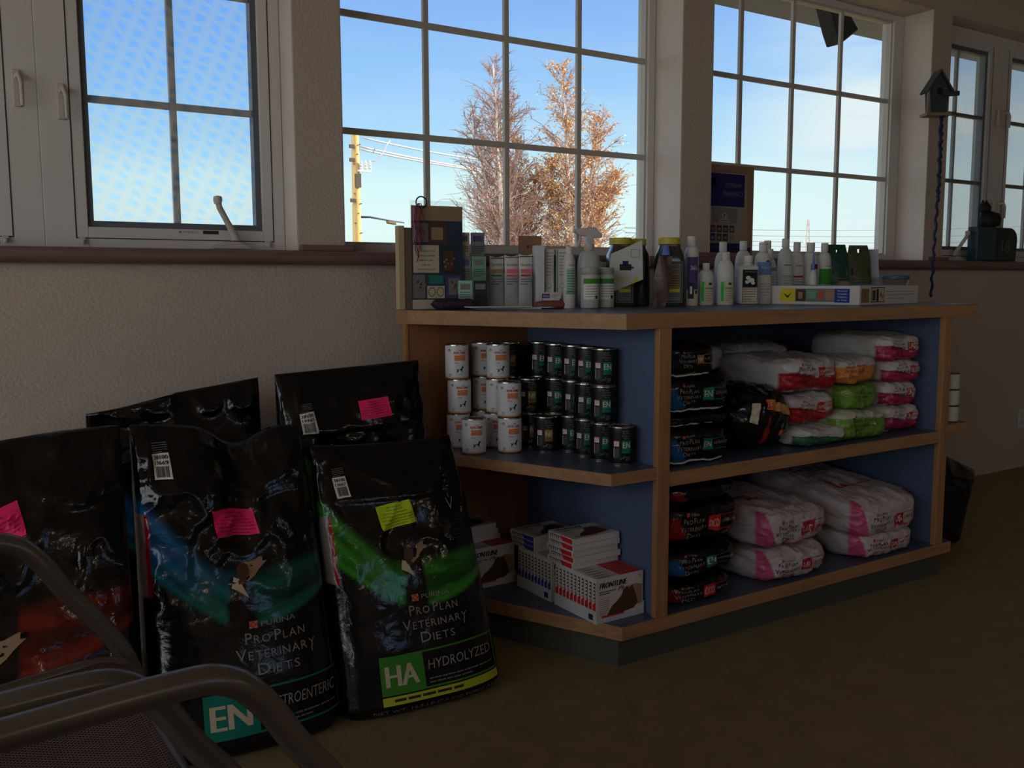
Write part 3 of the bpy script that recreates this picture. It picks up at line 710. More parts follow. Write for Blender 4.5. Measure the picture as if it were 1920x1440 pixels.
def put_carton(p, loc, rot, lab, grp):
    if p not in first: first[p] = 1; r = p; r['label'] = lab; r['group'] = grp
    else: r = dup(p, loc, 0, lab, grp)
    r.location = loc; r.rotation_euler = rot; return r
ZB = BZ+.0006
def tray(x0, x1, y0, y1, lab, code):
    t = thing('carton_tray', lab, 'tray', ((x0+x1)/2, (y0+y1)/2, ZB)); hx, hy = (x1-x0)/2, (y1-y0)/2; q = .0012
    m_ = MB(); m_.box((-hx, -hy, 0), (hx, hy, q)); m_.box((-hx, -hy, q), (-hx+q, hy, .036)); m_.box((hx-q, -hy, q), (hx, hy, .036)); m_.box((-hx+q, -hy, q), (hx-q, -hy+q, .012)); m_.box((-hx+q, hy-q, q), (hx-q, hy, .036))
    m_.build('tray', tray_m, t)
    P = Print(); P.rect(hy-.035, .008, hy-.015, .024, code, 1, 1); P.build('tray_print', flat_fn((-hx, 0, 0), (0, -1, 0), (0, 0, 1), (-1, 0, 0)), t)
G = 'flea treatment cartons on the bottom shelf'
X0, X1 = 1.539, 1.711
tray(X0, X1, 1.952, 2.152, 'white card tray under the row of red-ended cartons', 'charcoal')
ords = ['first', 'second', 'third', 'fourth', 'fifth', 'sixth', 'seventh', 'eighth', 'ninth', 'tenth', 'eleventh']
for k in range(11):
    put_carton(cred, ((X0+X1)/2, 1.964+.0176*k, ZB+.0022), (0, 0, 0), 'upright red-ended flea treatment carton, %s from the front of its tray' % ords[k] if k else 'front upright flea treatment carton showing a tan dog, beside the oak post', G)
tray(X0, X1, 2.168, 2.352, 'white card tray under the row of blue-ended cartons', 'navy')
for k in range(10):
    put_carton(cblue, ((X0+X1)/2, 2.180+.0176*k, ZB+.0022), (0, 0, 0), 'upright blue-ended flea treatment carton, %s from the front of its tray' % ords[k], G)
for k in range(3):
    put_carton(cblue, ((X0+X1)/2+.003-.004*k, 2.262-.003*k, ZB+CH+.0108+.0176*k), (-PI/2, 0, 0.03*k), 'blue flea treatment carton lying flat on the blue row, %s of three' % ('bottom', 'middle', 'top')[k], G)
for k in range(5):
    put_carton(cred, ((X0+X1)/2+.002*math.sin(k*2), 2.063+.003*math.cos(k*3), ZB+CH+.0108+.0176*k), (-PI/2, 0, .02*math.sin(k*4)), 'red flea treatment carton lying flat on the red row, %s from the bottom' % ords[k], G)
# left-hand display: one facing carton, more behind it, three lying on top
tray(1.385, 1.559, 2.388, 2.532, 'white card tray at the back left of the bottom shelf', 'charcoal')
for k in range(7):
    put_carton(cblue if k == 99 else cred, (1.472, 2.402+.0176*k, ZB+.0022), (0, 0, 0), 'flea treatment carton with a dark dog, facing out at the left of the bottom shelf' if k == 0 else 'flea treatment carton, %s behind the facing one at the back left' % ords[k-1], G)
for k in range(3):
    put_carton(cred, (1.462-.008*k, 2.456, ZB+CH+.0108+.0176*k), (-PI/2, 0, .04), 'flea treatment carton lying flat on the left display, %s of three' % ('bottom', 'middle', 'top')[k], G)
# ------------------------------------------------------------ food sacks: glossy printed film
def nz3(x, y, z, o=3): return noise.fractal(Vector((x, y, z)), 1.0, 2.0, o)
def swoosh(s, t, c1, c2, k=1.0):
    """printed band sweeping across the sack front; returns colour or None"""
    lo = .385+.10*abs(min(s+.05, 0))**1.3*2.2+.10*max(s-.1, 0)**2.0
    hi = .575+.33*max(-s-.22, 0)**1.1+.01*max(s, 0)
    if s > -.02 and t > .43 and s < .12: return None
    if lo < t < hi:
        u = (t-lo)/(hi-lo)
        st = .55+.45*math.sin(u*17+s*5+2*math.sin(s*3))*(.6+.4*math.sin(s*9+u*5))
        mixk = min(max((t-.46)*6, 0), 1) if s < 0 else 0
        c = [a*(1-mixk)+b*mixk for a, b in zip(c1, c2)]
        fade = min(u*8, 1)*min((1-u)*5, 1); q = (.30+.70*st)*fade if u > .16 else 1.0*min(u*12, 1)
        if s > .05 and .30 < u < .62: q *= .45
        return (c[0]*q+.004, c[1]*q+.004, c[2]*q+.004, 1)
    return None
def sack_art(c1, c2, base=(.0045, .0045, .005, 1), left_label=True):
    c1 = c1[:3]; c2 = c2[:3]; lab = rgb(150, 146, 142); rd = rgb(170, 26, 34)
    def f(s, t, front):
        if not front: return base
        if left_label and s < -.90 and .50 < t < .74: return rd if s > -.94 else lab
        if abs(s+.03) < .085+.20*max(.53-t, 0)*3 and .30 < t < .55: return (.010, .007, .006, 1)
        c = swoosh(s, t, c1, c2)
        return c or base
    return f
def sack(name, label, loc, rz, W0, H, T0, art, lean=.2, shear=0.0, fill=.80, top=None, amp=.010, seed=0, mat_=None, ns=64, nv=96, taper=.06, cr=1.0, n=2.7, group=None, fold=None):
    t = thing(name, label, 'pet food bag', loc, rz, group)
    def core(s, v, front):
        Wd = W0*(1+taper*(0.5-v)); zb = min(v/.05, 1)
        if zb < 1: Wd *= .93+.07*math.sin(zb*PI/2)
        if v < .05: T = T0*(.70+.30*math.sin(zb*PI/2))
        elif v < fill: T = T0*(1-.30*((v-.05)/(fill-.05))**2.2)
        else:
            u = (v-fill)/(1-fill); T = T0*.70*(1-u)**.8+.004
        e = (max(1-abs(s)**n, 0))**(1/n)
        y = -T*e if front else T*e
        x = Wd*s; z = H*v
        if top: z += top(s)*v**3*H
        x += shear*v*H; y += lean*H*v**1.15
        if fold: dx, dy, dz = fold(s, v); x += dx; y += dy; z += dz
        up = min(max((v-.30)/.45, 0), 1); up = up*up*(3-2*up)
        d = nz3(x*5+seed, z*5, seed*3+(0 if front else 7), 2)*amp*(.55+.9*up)
        rg = 1-abs(nz3(x*7+seed*2+z*3, z*6-x*4, seed+3, 3))*2.4
        d += max(rg, 0)**2*amp*.75*cr*up
        q = min(v*14, 1)*(1 if abs(s) < .97 else .3)
        return Vector((x, y-(d if front else -d)*q*(1-.5*max(v-.93, 0)/.07), max(z, 0.0)))
    mb = MB(); mb.c = []
    ss = [math.sin(PI*(k/ns-.5)) for k in range(ns+1)]; ring = [(s, True) for s in ss]+[(s, False) for s in ss[1:-1][::-1]]
    for j in range(nv+1):
        v = j/nv
        for s, fr in ring: mb.v.append(tuple(core(s, v, fr))); mb.c.append(art(s, v, fr))
    nr = len(ring)
    for j in range(nv):
        for i in range(nr): a = j*nr+i; b = j*nr+(i+1) % nr; mb.f.append((a, b, b+nr, a+nr)); mb.mi.append(0)
    mb.f.append(tuple(range(nr))[::-1]); mb.mi.append(0); mb.f.append(tuple(range(nv*nr, nv*nr+nr))); mb.mi.append(0)
    mb.build('sack', mat_ or film_m, t, smooth=True)
    def fn(x, y):          # x, y in metres on the front, from the bottom centre
        s = max(-.97, min(.97, x/W0)); v = max(.02, min(.985, y/H)); e = .012
        p = core(s, v, True); px = core(min(s+e, .985), v, True)-core(s-e, v, True); pz = core(s, v+e, True)-core(s, v-e, True)
        nn = px.cross(pz).normalized(); return p, (nn if nn.y < 0 else -nn)
    return t, fn
def logo(P, x, y, w, code, name, col, ink_='silver', layer=3, small=True, boxw=None):
    """maker's block: checker mark, three lines, then the coloured code square with the variety name"""
    P.rect(x-w*.30, y+w*.54, x-w*.20, y+w*.63, 'brick', 2, 2, layer)
    for i in range(3):
        for j in range(3):
            if (i+j) % 2 == 0: P.rect(x-w*.30+w*.033*i+.0003, y+w*.54+w*.03*j, x-w*.27+w*.033*i, y+w*.565+w*.03*j, 'amber', 1, 1, layer+1)
    P.text('PURINA', x+w*.05, y+w*.555, w*.062, ink_, width=w*.42, layer=layer)
    P.smallcaps('PRO PLAN', x, y+w*.36, w*.135, ink_, w*.72, layer); P.smallcaps('VETERINARY', x, y+w*.18, w*.135, ink_, w*.96, layer)
    P.rect(x+w*.42, y+w*.12, x+w*.435, y+w*.19, ink_, 1, 1, layer)
    P.smallcaps('DIETS', x, y, w*.135, ink_, w*.50, layer)
def code_box(P, x, y, w, h, code, name, col, strip=None, name_ink='silver'):
    P.rect(x, y, x+h*1.15, y+h, col, 6, 4, 1); P.text(code, x+h*.575, y+h*.22, h*.56, 'cream', width=h*.86, layer=3, bold=h*.025)
    P.frame(x+h*1.15, y, x+w, y+h, h*.045, col, 10, 1)
    P.text(name, x+h*1.15+(w-h*1.15)*.5, y+h*.48, h*.26, name_ink, width=(w-h*1.15)*.86, layer=3, shear=.1)
    P.lines(x+h*1.3, x+w*.96, y+h*.22, 2, h*.10, h*.035, 'grey', 3)
    if strip: P.rect(x, y-h*.26, x+w, y-h*.04, strip, 14, 1, 1); P.lines(x+h*.3, x+w*.97, y-h*.18, 1, .01, h*.07, 'charcoal', 5)
def dog_head(t, fn, x, y, k, back=1):
    """printed dog looking up to the right: pale muzzle, brown cheek, drop ear, white bib"""
    P = Print(); P.cell = .006
    P._add([(x+a*k, y+b*k) for a, b in [(-.5,-.1),(-.42,.25),(-.15,.42),(.15,.45),(.55,.62),(.75,.60),(.80,.42),(.62,.28),(.40,.10),(.20,-.10),(-.1,-.30)]], tri_poly([(-.5,-.1),(-.42,.25),(-.15,.42),(.15,.45),(.55,.62),(.75,.60),(.80,.42),(.62,.28),(.40,.10),(.20,-.10),(-.1,-.30)]), 'tan', 2)
    P._add([(x+a*k, y+b*k) for a, b in [(-.5,-.1),(-.42,.25),(-.15,.40),(.02,.30),(-.02,.0),(-.2,-.25),(-.45,-.42)]], tri_poly([(-.5,-.1),(-.42,.25),(-.15,.40),(.02,.30),(-.02,.0),(-.2,-.25),(-.45,-.42)]), 'brown', 3)
    P._add([(x+a*k, y+b*k) for a, b in [(-.75,-.55),(-.62,-.15),(-.42,-.22),(-.30,-.50),(-.12,-.95),(-.45,-.70)]], tri_poly([(-.75,-.55),(-.62,-.15),(-.42,-.22),(-.30,-.50),(-.12,-.95),(-.45,-.70)]), 'cream', 3)
    P.rect(x+.62*k, y+.42*k, x+.80*k, y+.60*k, 'black', layer=4); P.rect(x+.10*k, y+.24*k, x+.18*k, y+.30*k, 'black', layer=4)
    P.build('printed_dog', fn, t, lift=.0016)
def sticker(t, fn, x, y, w, h, rot, col, seed=1, name='notice_sticker'):
    P = Print(rot, (x, y)); P.rect(-w/2, -h/2, w/2, h/2, col, 18, 12, 3)
    lines = ['SPECIAL NOTICE: THIS', 'ALL CREATURES VET CLINIC', 'Due to ordering and delivery lead time,', 'in order to ensure we will have stock on hand,', 'please call the clinic to re-order when', 'you have approximately 1-2 weeks worth', 'of this prescription diet left']
    wd = [.40, .50, .72, .92, .90, .86, .60]
    for k, (l, q) in enumerate(zip(lines, wd)): P.text(l, 0, h*(.36-.125*k)-h*.04, h*.062, 'charcoal', width=w*q*.96, layer=6)
    P.build(name, fn, t, lift=.0026, gap=.0003, label='%s paper notice sticker' % ('yellow-green' if col == 'chartreuse' else 'bright pink'))
def barcode(t, fn, x, y, w, h, rot, a, b):
    P = Print(rot, (x, y)); P.rect(-w/2, -h/2, w/2, h/2, 'white', 6, 8, 3)
    P.text(a, 0, h*.27, h*.15, 'black', width=w*.82, layer=6, bold=.0004); P.text(b, 0, h*.06, h*.15, 'black', width=w*.78, layer=6, bold=.0004)
    R_ = random.Random(int(b)); xx = -w*.36
    while xx < w*.34:
        q = R_.uniform(.0006, .0022); P.rect(xx, -h*.42, min(xx+q, w*.36), 0, 'black', 1, 3, 6); xx += q+R_.uniform(.0006, .0018)
    P.lines(-w*.40, w*.5, h*.88, 5, h*.085, h*.03, 'grey', 5)
    P.build('barcode_label', fn, t, lift=.0022, gap=.0003)
TEAL, BLUE = rgb(8, 110, 92), rgb(16, 104, 160); GRN = rgb(52, 150, 34); RED = rgb(130, 34, 22); REDD = rgb(116, 26, 18)
# front right sack: green band, HA
t, fn = sack('dog_food_sack', 'large black dog food sack with green band, HA panel and yellow-green notice', (1.050, 2.060, 0), -.04, .212, .645, .085, sack_art(GRN, GRN), lean=.27, shear=-.035, seed=11, amp=.009, top=lambda s: -.005*s+.012*s*s, taper=.12)
P = Print(); P.cell = .008; logo(P, .035, .168, .186, 'HA', '', 'green', ink_='silver'); P.build('printed_lettering', fn, t, lift=.0016)
P = Print(); P.cell = .008; code_box(P, -.125, .058, .318, .092, 'HA', 'HYDROLYZED', 'green', 'lime'); P.text('NET WT. 16.5 LB (7.5 KG) POIDS NET', .02, .016, .009, 'grey', width=.34); P.build('variety_panel', fn, t, lift=.0016); dog_head(t, fn, .005, .375, .052)
sticker(t, fn, -.020, .475, .096, .058, .14, 'chartreuse'); barcode(t, fn, -.150, .548, .036, .048, .10, '38100', '13667')
P = Print(); P.rect(.141, .50, .1425, .575, 'silver'); P.poly([(.130, .500), (.1415, .470), (.153, .500), (.1505, .500), (.1415, .477), (.1325, .500)], 'silver')
for k in range(4): P.rect(.136+.004*(k % 2), .515+.013*k, .144+.004*(k % 2), .517+.013*k, 'silver')
P.lines(.115, .175, .455, 9, .007, .0022, 'charcoal', 8); P.build('caduceus_mark', fn, t, lift=.0012)
# front left sack: teal and blue band, EN
t, fn = sack('dog_food_sack', 'large black dog food sack with teal-blue band, EN panel and pink notice', (.605, 2.085, 0), -.05, .212, .725, .090, sack_art(TEAL, BLUE), lean=.26, seed=23, amp=.012, top=lambda s: .022*(-s)-.075*math.exp(-((s-.22)/.30)**2), taper=.10, cr=1.5, fold=lambda s, v: (0, .045*math.exp(-((s-.22+.5*(1-v))/.22)**2)*max(v-.55, 0)/.45, 0))
P = Print(); P.cell = .008; logo(P, .065, .176, .192, 'EN', '', 'teal'); P.build('printed_lettering', fn, t, lift=.0016)
P = Print(); P.cell = .008; code_box(P, -.105, .052, .312, .098, 'EN', 'GASTROENTERIC', 'teal'); P.build('variety_panel', fn, t, lift=.0016); dog_head(t, fn, .020, .405, .058)
sticker(t, fn, .005, .520, .105, .062, .13, 'pink'); barcode(t, fn, -.150, .640, .040, .054, .06, '38100', '13669')
# back right sack by the cabinet, pink notice
t, fn = sack('dog_food_sack', 'tall black dog food sack with pink notice, behind the green-banded sack', (1.045, 2.365, 0), -.04, .219, .828, .080, sack_art(GRN, GRN), lean=.14, seed=37, amp=.010, top=lambda s: .012*s, taper=.02, n=3.2)
sticker(t, fn, .045, .712, .092, .052, .06, 'pink'); barcode(t, fn, -.150, .690, .040, .056, .07, '38100', '14965')
# back left sack, folded top
t, fn = sack('dog_food_sack', 'black dog food sack with creased folded top, against the wall behind the EN sack', (.585, 2.52, 0), -.10, .225, .775, .080, sack_art(TEAL, BLUE), lean=.12, seed=51, amp=.014, top=lambda s: .040*s-.005-.012*(s<-.1), taper=.0, cr=1.6, fold=lambda s, v: (0, -.030*max(v-.93, 0)/.07*(s < 0), 0))
barcode(t, fn, -.172, .665, .036, .05, .05, '38100', '17669')
# far left sack: red band, pink notice
t, fn = sack('dog_food_sack', 'wide black dog food sack with red band and pink notice behind the chair', (.110, 2.03, 0), -.16, .245, .725, .10, sack_art(RED, REDD), lean=.40, seed=64, amp=.013, top=lambda s: .045*s-.02*s*s, taper=.05, cr=1.4)
sticker(t, fn, -.015, .560, .115, .066, .30, 'pink'); dog_head(t, fn, -.005, .330, .06)
# dark sack standing on the right-hand end shelf
def plain(c): return lambda s, t_, f: c
t, fn = sack('dog_food_sack', 'dark shiny sack with slumped top, standing on the floor beyond the right cabinet end', (3.49, 2.17, 0), -.25, .105, .345, .055, plain((.006, .006, .007, 1)), lean=.02, seed=71, amp=.009, top=lambda s: -.16*s, ns=40, nv=60, taper=-.35, shear=.14)

# ---- sacks lying on the shelves: rounded bricks, printed on the side that faces the room
def brick(label, loc, rz, w, d, h, art, group, seed=0, amp=.006, n=4.2, m_=None, tilt=(0, 0), droop=0.0, res=(44, 26, 18), hem=False):
    t = thing('pet_food_bag', label, 'pet food bag', loc, rz, group); t.rotation_euler = (tilt[0], tilt[1], rz)
    a, b, c = w/2, d/2, h/2
    def shape(p):
        x, y, z = p; q = (abs(x)**n+abs(y)**n+abs(z)**n)**(1/n); u = Vector((x/q*a, y/q*b, z/q*c))
        dd = nz3(u.x*11+seed, u.y*9, u.z*16+seed, 3)*amp+max(1-abs(nz3(u.x*20+seed, u.y*16, u.z*26, 3))*2.6, 0)**2*amp*.5
        nn = Vector((u.x/a/a, u.y/b/b, u.z/c/c)).normalized()
        u = u+nn*dd
        u.z -= droop*(u.x/a)**2*h
        return u+Vector((0, 0, c))
    g = bmesh.new(); nx, ny, nz_ = res; mb = MB(); mb.c = []; idx = {}
    def V(i, j, k):
        if (i, j, k) not in idx:
            p = (2*i/nx-1, 2*j/ny-1, 2*k/nz_-1); u = shape(p); idx[(i, j, k)] = len(mb.v); u.z = max(u.z, .0008); mb.v.append(tuple(u)); mb.c.append(art(*p))
        return idx[(i, j, k)]
    for i in range(nx):
        for k in range(nz_): mb.f.append((V(i, 0, k), V(i+1, 0, k), V(i+1, 0, k+1), V(i, 0, k+1))); mb.f.append((V(i, ny, k), V(i, ny, k+1), V(i+1, ny, k+1), V(i+1, ny, k)))
        for j in range(ny): mb.f.append((V(i, j, 0), V(i, j+1, 0), V(i+1, j+1, 0), V(i+1, j, 0))); mb.f.append((V(i, j, nz_), V(i+1, j, nz_), V(i+1, j+1, nz_), V(i, j+1, nz_)))
    for j in range(ny):
        for k in range(nz_): mb.f.append((V(0, j, k), V(0, j, k+1), V(0, j+1, k+1), V(0, j+1, k))); mb.f.append((V(nx, j, k), V(nx, j+1, k), V(nx, j+1, k+1), V(nx, j, k+1)))
    g.free(); mb.mi = [0]*len(mb.f)
    mb.build('sack', m_ or film_m, t, smooth=True)
    if hem:
        h_ = MB(); pts = [shape((-.93+1.86*k/20, -1, -.93))+Vector((0, -.004, -.000)) for k in range(21)]
        h_.tube([p+Vector((0, 0, max(.0035-p.z, 0))) for p in pts], .0028, 6); h_.build('white_hem', INK['white'], t, smooth=True, label='white stitched hem')
    def fn(x, y):      # metres from lower-left of the facing side
        p = Vector((max(-.97, min(.97, x/a)), -1, max(-.95, min(.95, y/c-1)))); e = .03
        q = shape(p); u = shape(p+Vector((e, 0, 0)))-shape(p-Vector((e, 0, 0))); v = shape(p+Vector((0, 0, e)))-shape(p-Vector((0, 0, e)))
        nn = u.cross(v).normalized(); return q, (nn if nn.y < 0 else -nn)
    def ft(x, y):
        p = Vector((max(-.9, min(.9, x/a)), max(-.9, min(.9, y/b)), 1)); e = .03
        q = shape(p); u = shape(p+Vector((e, 0, 0)))-shape(p-Vector((e, 0, 0))); v = shape(p+Vector((0, e, 0)))-shape(p-Vector((0, e, 0)))
        nn = u.cross(v).normalized(); return q, (nn if nn.z > 0 else -nn)
    return t, fn, ft
def black_art(tri):
    def f(x, y, z):
        if y < -.9 and x < -.62-.25*z and z < .35: return tri
        return (.005, .005, .006, 1)
    return f
def white_art(band, lo=-1.0, hi=-.10, ends=True):
    wh = rgb(196, 190, 186)
    def f(x, y, z):
        k = hi+.30*x*x-.16*math.sin(x*3)
        if y < -.75 and z < k and z > lo: 
            q = .75+.25*math.sin(z*14+x*4); return (band[0]*q, band[1]*q, band[2]*q, 1)
        if ends and y < -.75 and x > .86: return band
        return wh
    return f
def brand(t, fn, x, y, w, h, code, name, ink_, col, codeink='cream', mirror=False):
    P = Print(); P.cell = .006; k = h
    P.rect(x-w*.22, y+k*.80, x-w*.14, y+k*.93, 'brick', 1, 1); P.text('PURINA', x-w*.10, y+k*.81, k*.09, ink_, width=w*.26, align='l')
    P.smallcaps('PRO PLAN', x, y+k*.54, k*.21, ink_, w*.62); P.smallcaps('VETERINARY', x, y+k*.27, k*.21, ink_, w*.80); P.smallcaps('DIETS', x, y, k*.21, ink_, w*.40)
    bx = x+w*.46; bw = w*.34; P.rect(bx, y+k*.16, bx+bw, y+k*.72, col, 3, 2, 1); P.text(code, bx+bw/2, y+k*.30, k*.30, codeink, width=bw*.78, layer=3, bold=.0006)
    P.frame(bx+bw, y+k*.16, bx+bw*3.0, y+k*.72, k*.03, col, 5, 1); P.text(name, bx+bw*2.0, y+k*.40, k*.13, ink_ if ink_ != 'charcoal' else col, width=bw*1.7)
    P.build('printed_lettering', fn, t, lift=.0010, gap=.0006)
MG, YL = rgb(190, 50, 96), rgb(190, 40, 50)
GU = 'pet food bags on the upper right shelf'; GL = 'pet food bags on the lower right shelf'
wfm = filmw_m
z0 = MZR+.001
# upper shelf, black column at the left
for k, (h, lab, code, zz) in enumerate([(.115, 'bottom', 'EN', 0), (.035, 'thin second', None, .109), (.105, 'third', 'EN', .142), (.100, 'topmost, gold-tagged', 'NF', .243)]):
    t, fn, ft = brick('black dry food bag in the left column of the upper shelf, %s' % lab, (1.905+.004*math.sin(k*9)-(.035 if k == 3 else 0), 2.13, z0+zz+.004*k), .0, .275 if k < 3 else .20, .40, h, black_art(rgb(14, 90, 140) if code == 'EN' else (.005, .005, .006, 1)), GU, seed=80+k, amp=.006, n=5, hem=True)
    if code == 'EN': brand(t, fn, -.05, h*.26, .115, .062, 'EN', 'GASTROENTERIC', 'silver', 'teal')
    if code == 'NF': brand(t, fn, -.03, h*.30, .08, .050, 'NF', 'KIDNEY', 'silver', 'gold', 'cream')
# slumped sack with an orange OM tag
t, fn, ft = brick('bulging black bag with orange OM tag, slumped in the middle of the upper shelf', (2.195, 2.06, z0+.012), .10, .27, .26, .195, lambda x, y, z: (rgb(150, 46, 30) if (y < -.9 and abs(x+.25) < .10*(1-z)*.5 and z < .1) else (.005, .005, .006, 1)), GU, seed=90, amp=.010, n=2.6, tilt=(0, .12))
P = Print(-.10, (0, .135)); P.cell = .006; P.rect(-.05, -.018, -.005, .020, 'orange', 4, 2, 1); P.text('OM', -.028, -.007, .018, 'cream', width=.034, layer=3); P.rect(-.005, -.018, .090, .012, 'amber', 6, 2, 1)
P.rect(-.115, -.070, -.078, -.000, 'cream', 3, 4, 1); P.rect(.055, -.095, .105, -.070, 'orange', 3, 2, 1)
P.build('variety_panel', fn, t, lift=.0012)
brick('green-edged bag peeping over the black column on the upper shelf', (2.03, 2.22, z0+.20), .2, .20, .25, .060, lambda x, y, z: rgb(40, 120, 40) if y < -.7 else (.006, .006, .006, 1), GU, seed=91, n=3)
# white bags
def wbag(lab, x, y, z, w, h, band, code, name, col, seed, d=.34, rz=0, g=GU, tilt=(0, 0), n=5, tk='charcoal', amp=.010, art=None, txt=True):
    t, fn, ft = brick(lab, (x, y, z), rz, w, d, h, art or white_art(band), g, seed=seed, amp=amp, n=n, m_=wfm, tilt=tilt, res=(60, 24, 26))
    if txt: brand(t, fn, -w*.17, h*.34, w*.42, h*.50, code, name, tk, col)
    return t, fn, ft
wbag('white and red DM bag, lower left of the white bags on the upper shelf', 2.44, 2.13, z0+.068, .24, .098, YL, 'DM', 'DIETETIC', 'red', 101)
wbag('white and red DM bag lying on top, left of the orange-fronted bag', 2.42, 2.12, z0+.175, .27, .108, YL, 'DM', 'DIETETIC', 'red', 102)
wbag('flat white bag with a green foot under the DM bags', 2.46, 2.10, z0, .25, .060, rgb(50, 110, 80), 'EN', '', 'green', 103, txt=False)
wbag('white bag lying at the back left above the slumped black bag', 2.20, 2.38, z0+.225, .26, .085, YL, 'DM', '', 'red', 104, d=.28, txt=False, art=lambda x, y, z: rgb(190, 186, 182))
ORB = rgb(222, 140, 70); GB = rgb(110, 150, 60)
wbag('white bag with an orange front flap, middle of the upper shelf', 2.655, 2.13, z0+.185, .225, .085, ORB, 'OM', 'OVERWEIGHT', 'orange', 105, art=lambda x, y, z: ORB if y < -.7 and z < .35 else rgb(196, 190, 186))
wbag('folded light green bag under the orange-fronted one', 2.680, 2.12, z0+.100, .19, .082, GB, 'HA', '', 'green', 106, art=lambda x, y, z: GB if y < -.6 else rgb(180, 182, 160))
wbag('larger green-fronted white bag at the front bottom of the upper shelf', 2.660, 2.095, z0, .26, .098, GB, 'HA', 'HYDRO', 'green', 107, art=lambda x, y, z: GB if y < -.6 and z < .5 else rgb(190, 192, 170))
for k, (hh, zz, w_, dx) in enumerate([(.092, 0, .215, 0), (.082, .092, .19, -.01), (.075, .174, .20, .005), (.092, .249, .225, -.015)]):
    wbag('white and magenta bag in the rightmost stack of the upper shelf, %s' % ['bottom', 'second', 'third', 'top'][k], 2.915+dx, 2.13, z0+zz, w_, hh, MG, 'UR', 'URINARY', 'crimson', 110+k)
wbag('dim white bag lying deep at the back of the upper shelf', 2.60, 2.44, z0+.185, .34, .12, MG, 'UR', '', 'crimson', 115, d=.20, txt=False)
# lower shelf
z0 = BZ+.001
for k, (h, zz, code, tri, w_, dx) in enumerate([(.072, 0, 'DCO', rgb(120, 20, 20), .30, -.01), (.092, .078, 'EN', rgb(14, 90, 140), .32, 0), (.130, .175, 'DCO', rgb(150, 24, 22), .335, .005), (.050, .306, 'DCO', rgb(120, 20, 20), .30, 0)]):
    t, fn, ft = brick('black food bag in left stack of the lower shelf, %s' % ['bottom with red DCO tag', 'second with teal EN tag', 'third with red DCO tag, thickest', 'top, half in shadow'][k], (1.925+dx, 2.12, z0+zz), 0, w_, .40, h, black_art(tri), GL, seed=120+k, amp=.008, n=4)
    if k < 3: brand(t, fn, -.06, h*.22, .125, min(h*.62, .075), code, {'DCO': 'DUAL FIBER CONTROL', 'EN': 'GASTROENTERIC'}[code], 'silver', {'DCO': 'red', 'EN': 'teal'}[code])
PK = rgb(196, 84, 120)
pk = lambda x, y, z: PK if (y < -.8 and (z < -.74 or x > .90-.1*z or x < -.80-.16*z)) else rgb(194, 182, 180)
def ubag(lab, x, y, z, w, h, seed, d=.50, rz=0, tilt=(0, 0)):
    t, fn, ft = brick(lab, (x, y, z), rz, w, d, h, pk, GL, seed=seed, amp=.012, n=4.6, m_=wfm, tilt=tilt, res=(72, 30, 30))
    brand(t, fn, -w*.20, h*.20, w*.40, h*.55, 'UR', 'URINARY', 'charcoal', 'crimson')
    P = Print(); P.frame(-w*.25, -.10, w*.25, -.03, .003, 'crimson', 6, 1); P.rect(-w*.25, -.10, -w*.10, -.03, 'crimson', 3, 2, 1); P.text('UR', -w*.175, -.08, .03, 'white', width=w*.11); P.lines(-w*.25, w*.25, .12, 4, .03, .012, 'grey', 2); P.build('top_print', ft, t, lift=.0012)
ubag('white and pink UR bag, bottom of the middle pile on the lower shelf', 2.335, 2.16, z0, .325, .100, 131)
ubag('white and pink UR bag, top of the middle pile on the lower shelf', 2.335, 2.17, z0+.104, .335, .125, 132, rz=.03)
ubag('white and pink UR bag, bottom of the right-hand pile on the lower shelf', 2.79, 2.16, z0, .330, .088, 133)
ubag('big white and pink UR bag, top of the right-hand pile on the lower shelf', 2.79, 2.18, z0+.093, .375, .135, 134, d=.54, rz=.05, tilt=(.10, .0))
wbag('dim white bag lying at the back of the lower shelf', 2.36, 2.40, z0+.25, .30, .07, PK, 'UR', '', 'crimson', 135, d=.24, g=GL, txt=False)
# ------------------------------------------------------------ on the counter
ZT = CT+.0006
acr = bpy.data.materials.new('clear_acrylic'); acr.use_nodes = True
t_ = acr.node_tree; t_.nodes.clear(); a_ = t_.nodes.new('ShaderNodeBsdfTransparent'); a_.inputs[0].default_value = (.90, .92, .93, 1); b_ = t_.nodes.new('ShaderNodeBsdfGlossy'); b_.inputs['Roughness'].default_value = .08
f_ = t_.nodes.new('ShaderNodeFresnel'); f_.inputs[0].default_value = 1.45; x_ = t_.nodes.new('ShaderNodeMixShader'); o_ = t_.nodes.new('ShaderNodeOutputMaterial')
g_ = t_.nodes.new('ShaderNodeNewGeometry'); i_ = t_.nodes.new('ShaderNodeMath'); i_.operation = 'SUBTRACT'; i_.inputs[0].default_value = 1.0; t_.links.new(g_.outputs['Backfacing'], i_.inputs[1]); k_ = t_.nodes.new('ShaderNodeMath'); k_.operation = 'MULTIPLY'; t_.links.new(f_.outputs[0], k_.inputs[0]); t_.links.new(i_.outputs[0], k_.inputs[1]); t_.links.new(k_.outputs[0], x_.inputs[0]); t_.links.new(a_.outputs[0], x_.inputs[1]); t_.links.new(b_.outputs[0], x_.inputs[2]); t_.links.new(x_.outputs[0], o_.inputs[0])
milk = mat('milky_plastic', rgb(190, 190, 184), .35, spec=.5)
paper_m = mat('paper', rgb(206, 204, 200), .7, spec=.2)
def F(w_, d_, z=0): return flat_fn((0, -d_/2, z), (1, 0, 0), (0, 0, 1), (0, -1, 0))
VF = .62      # things on the counter are turned a little towards the room's entrance
def rz_(x, y): return -math.atan2(x, y)*.55
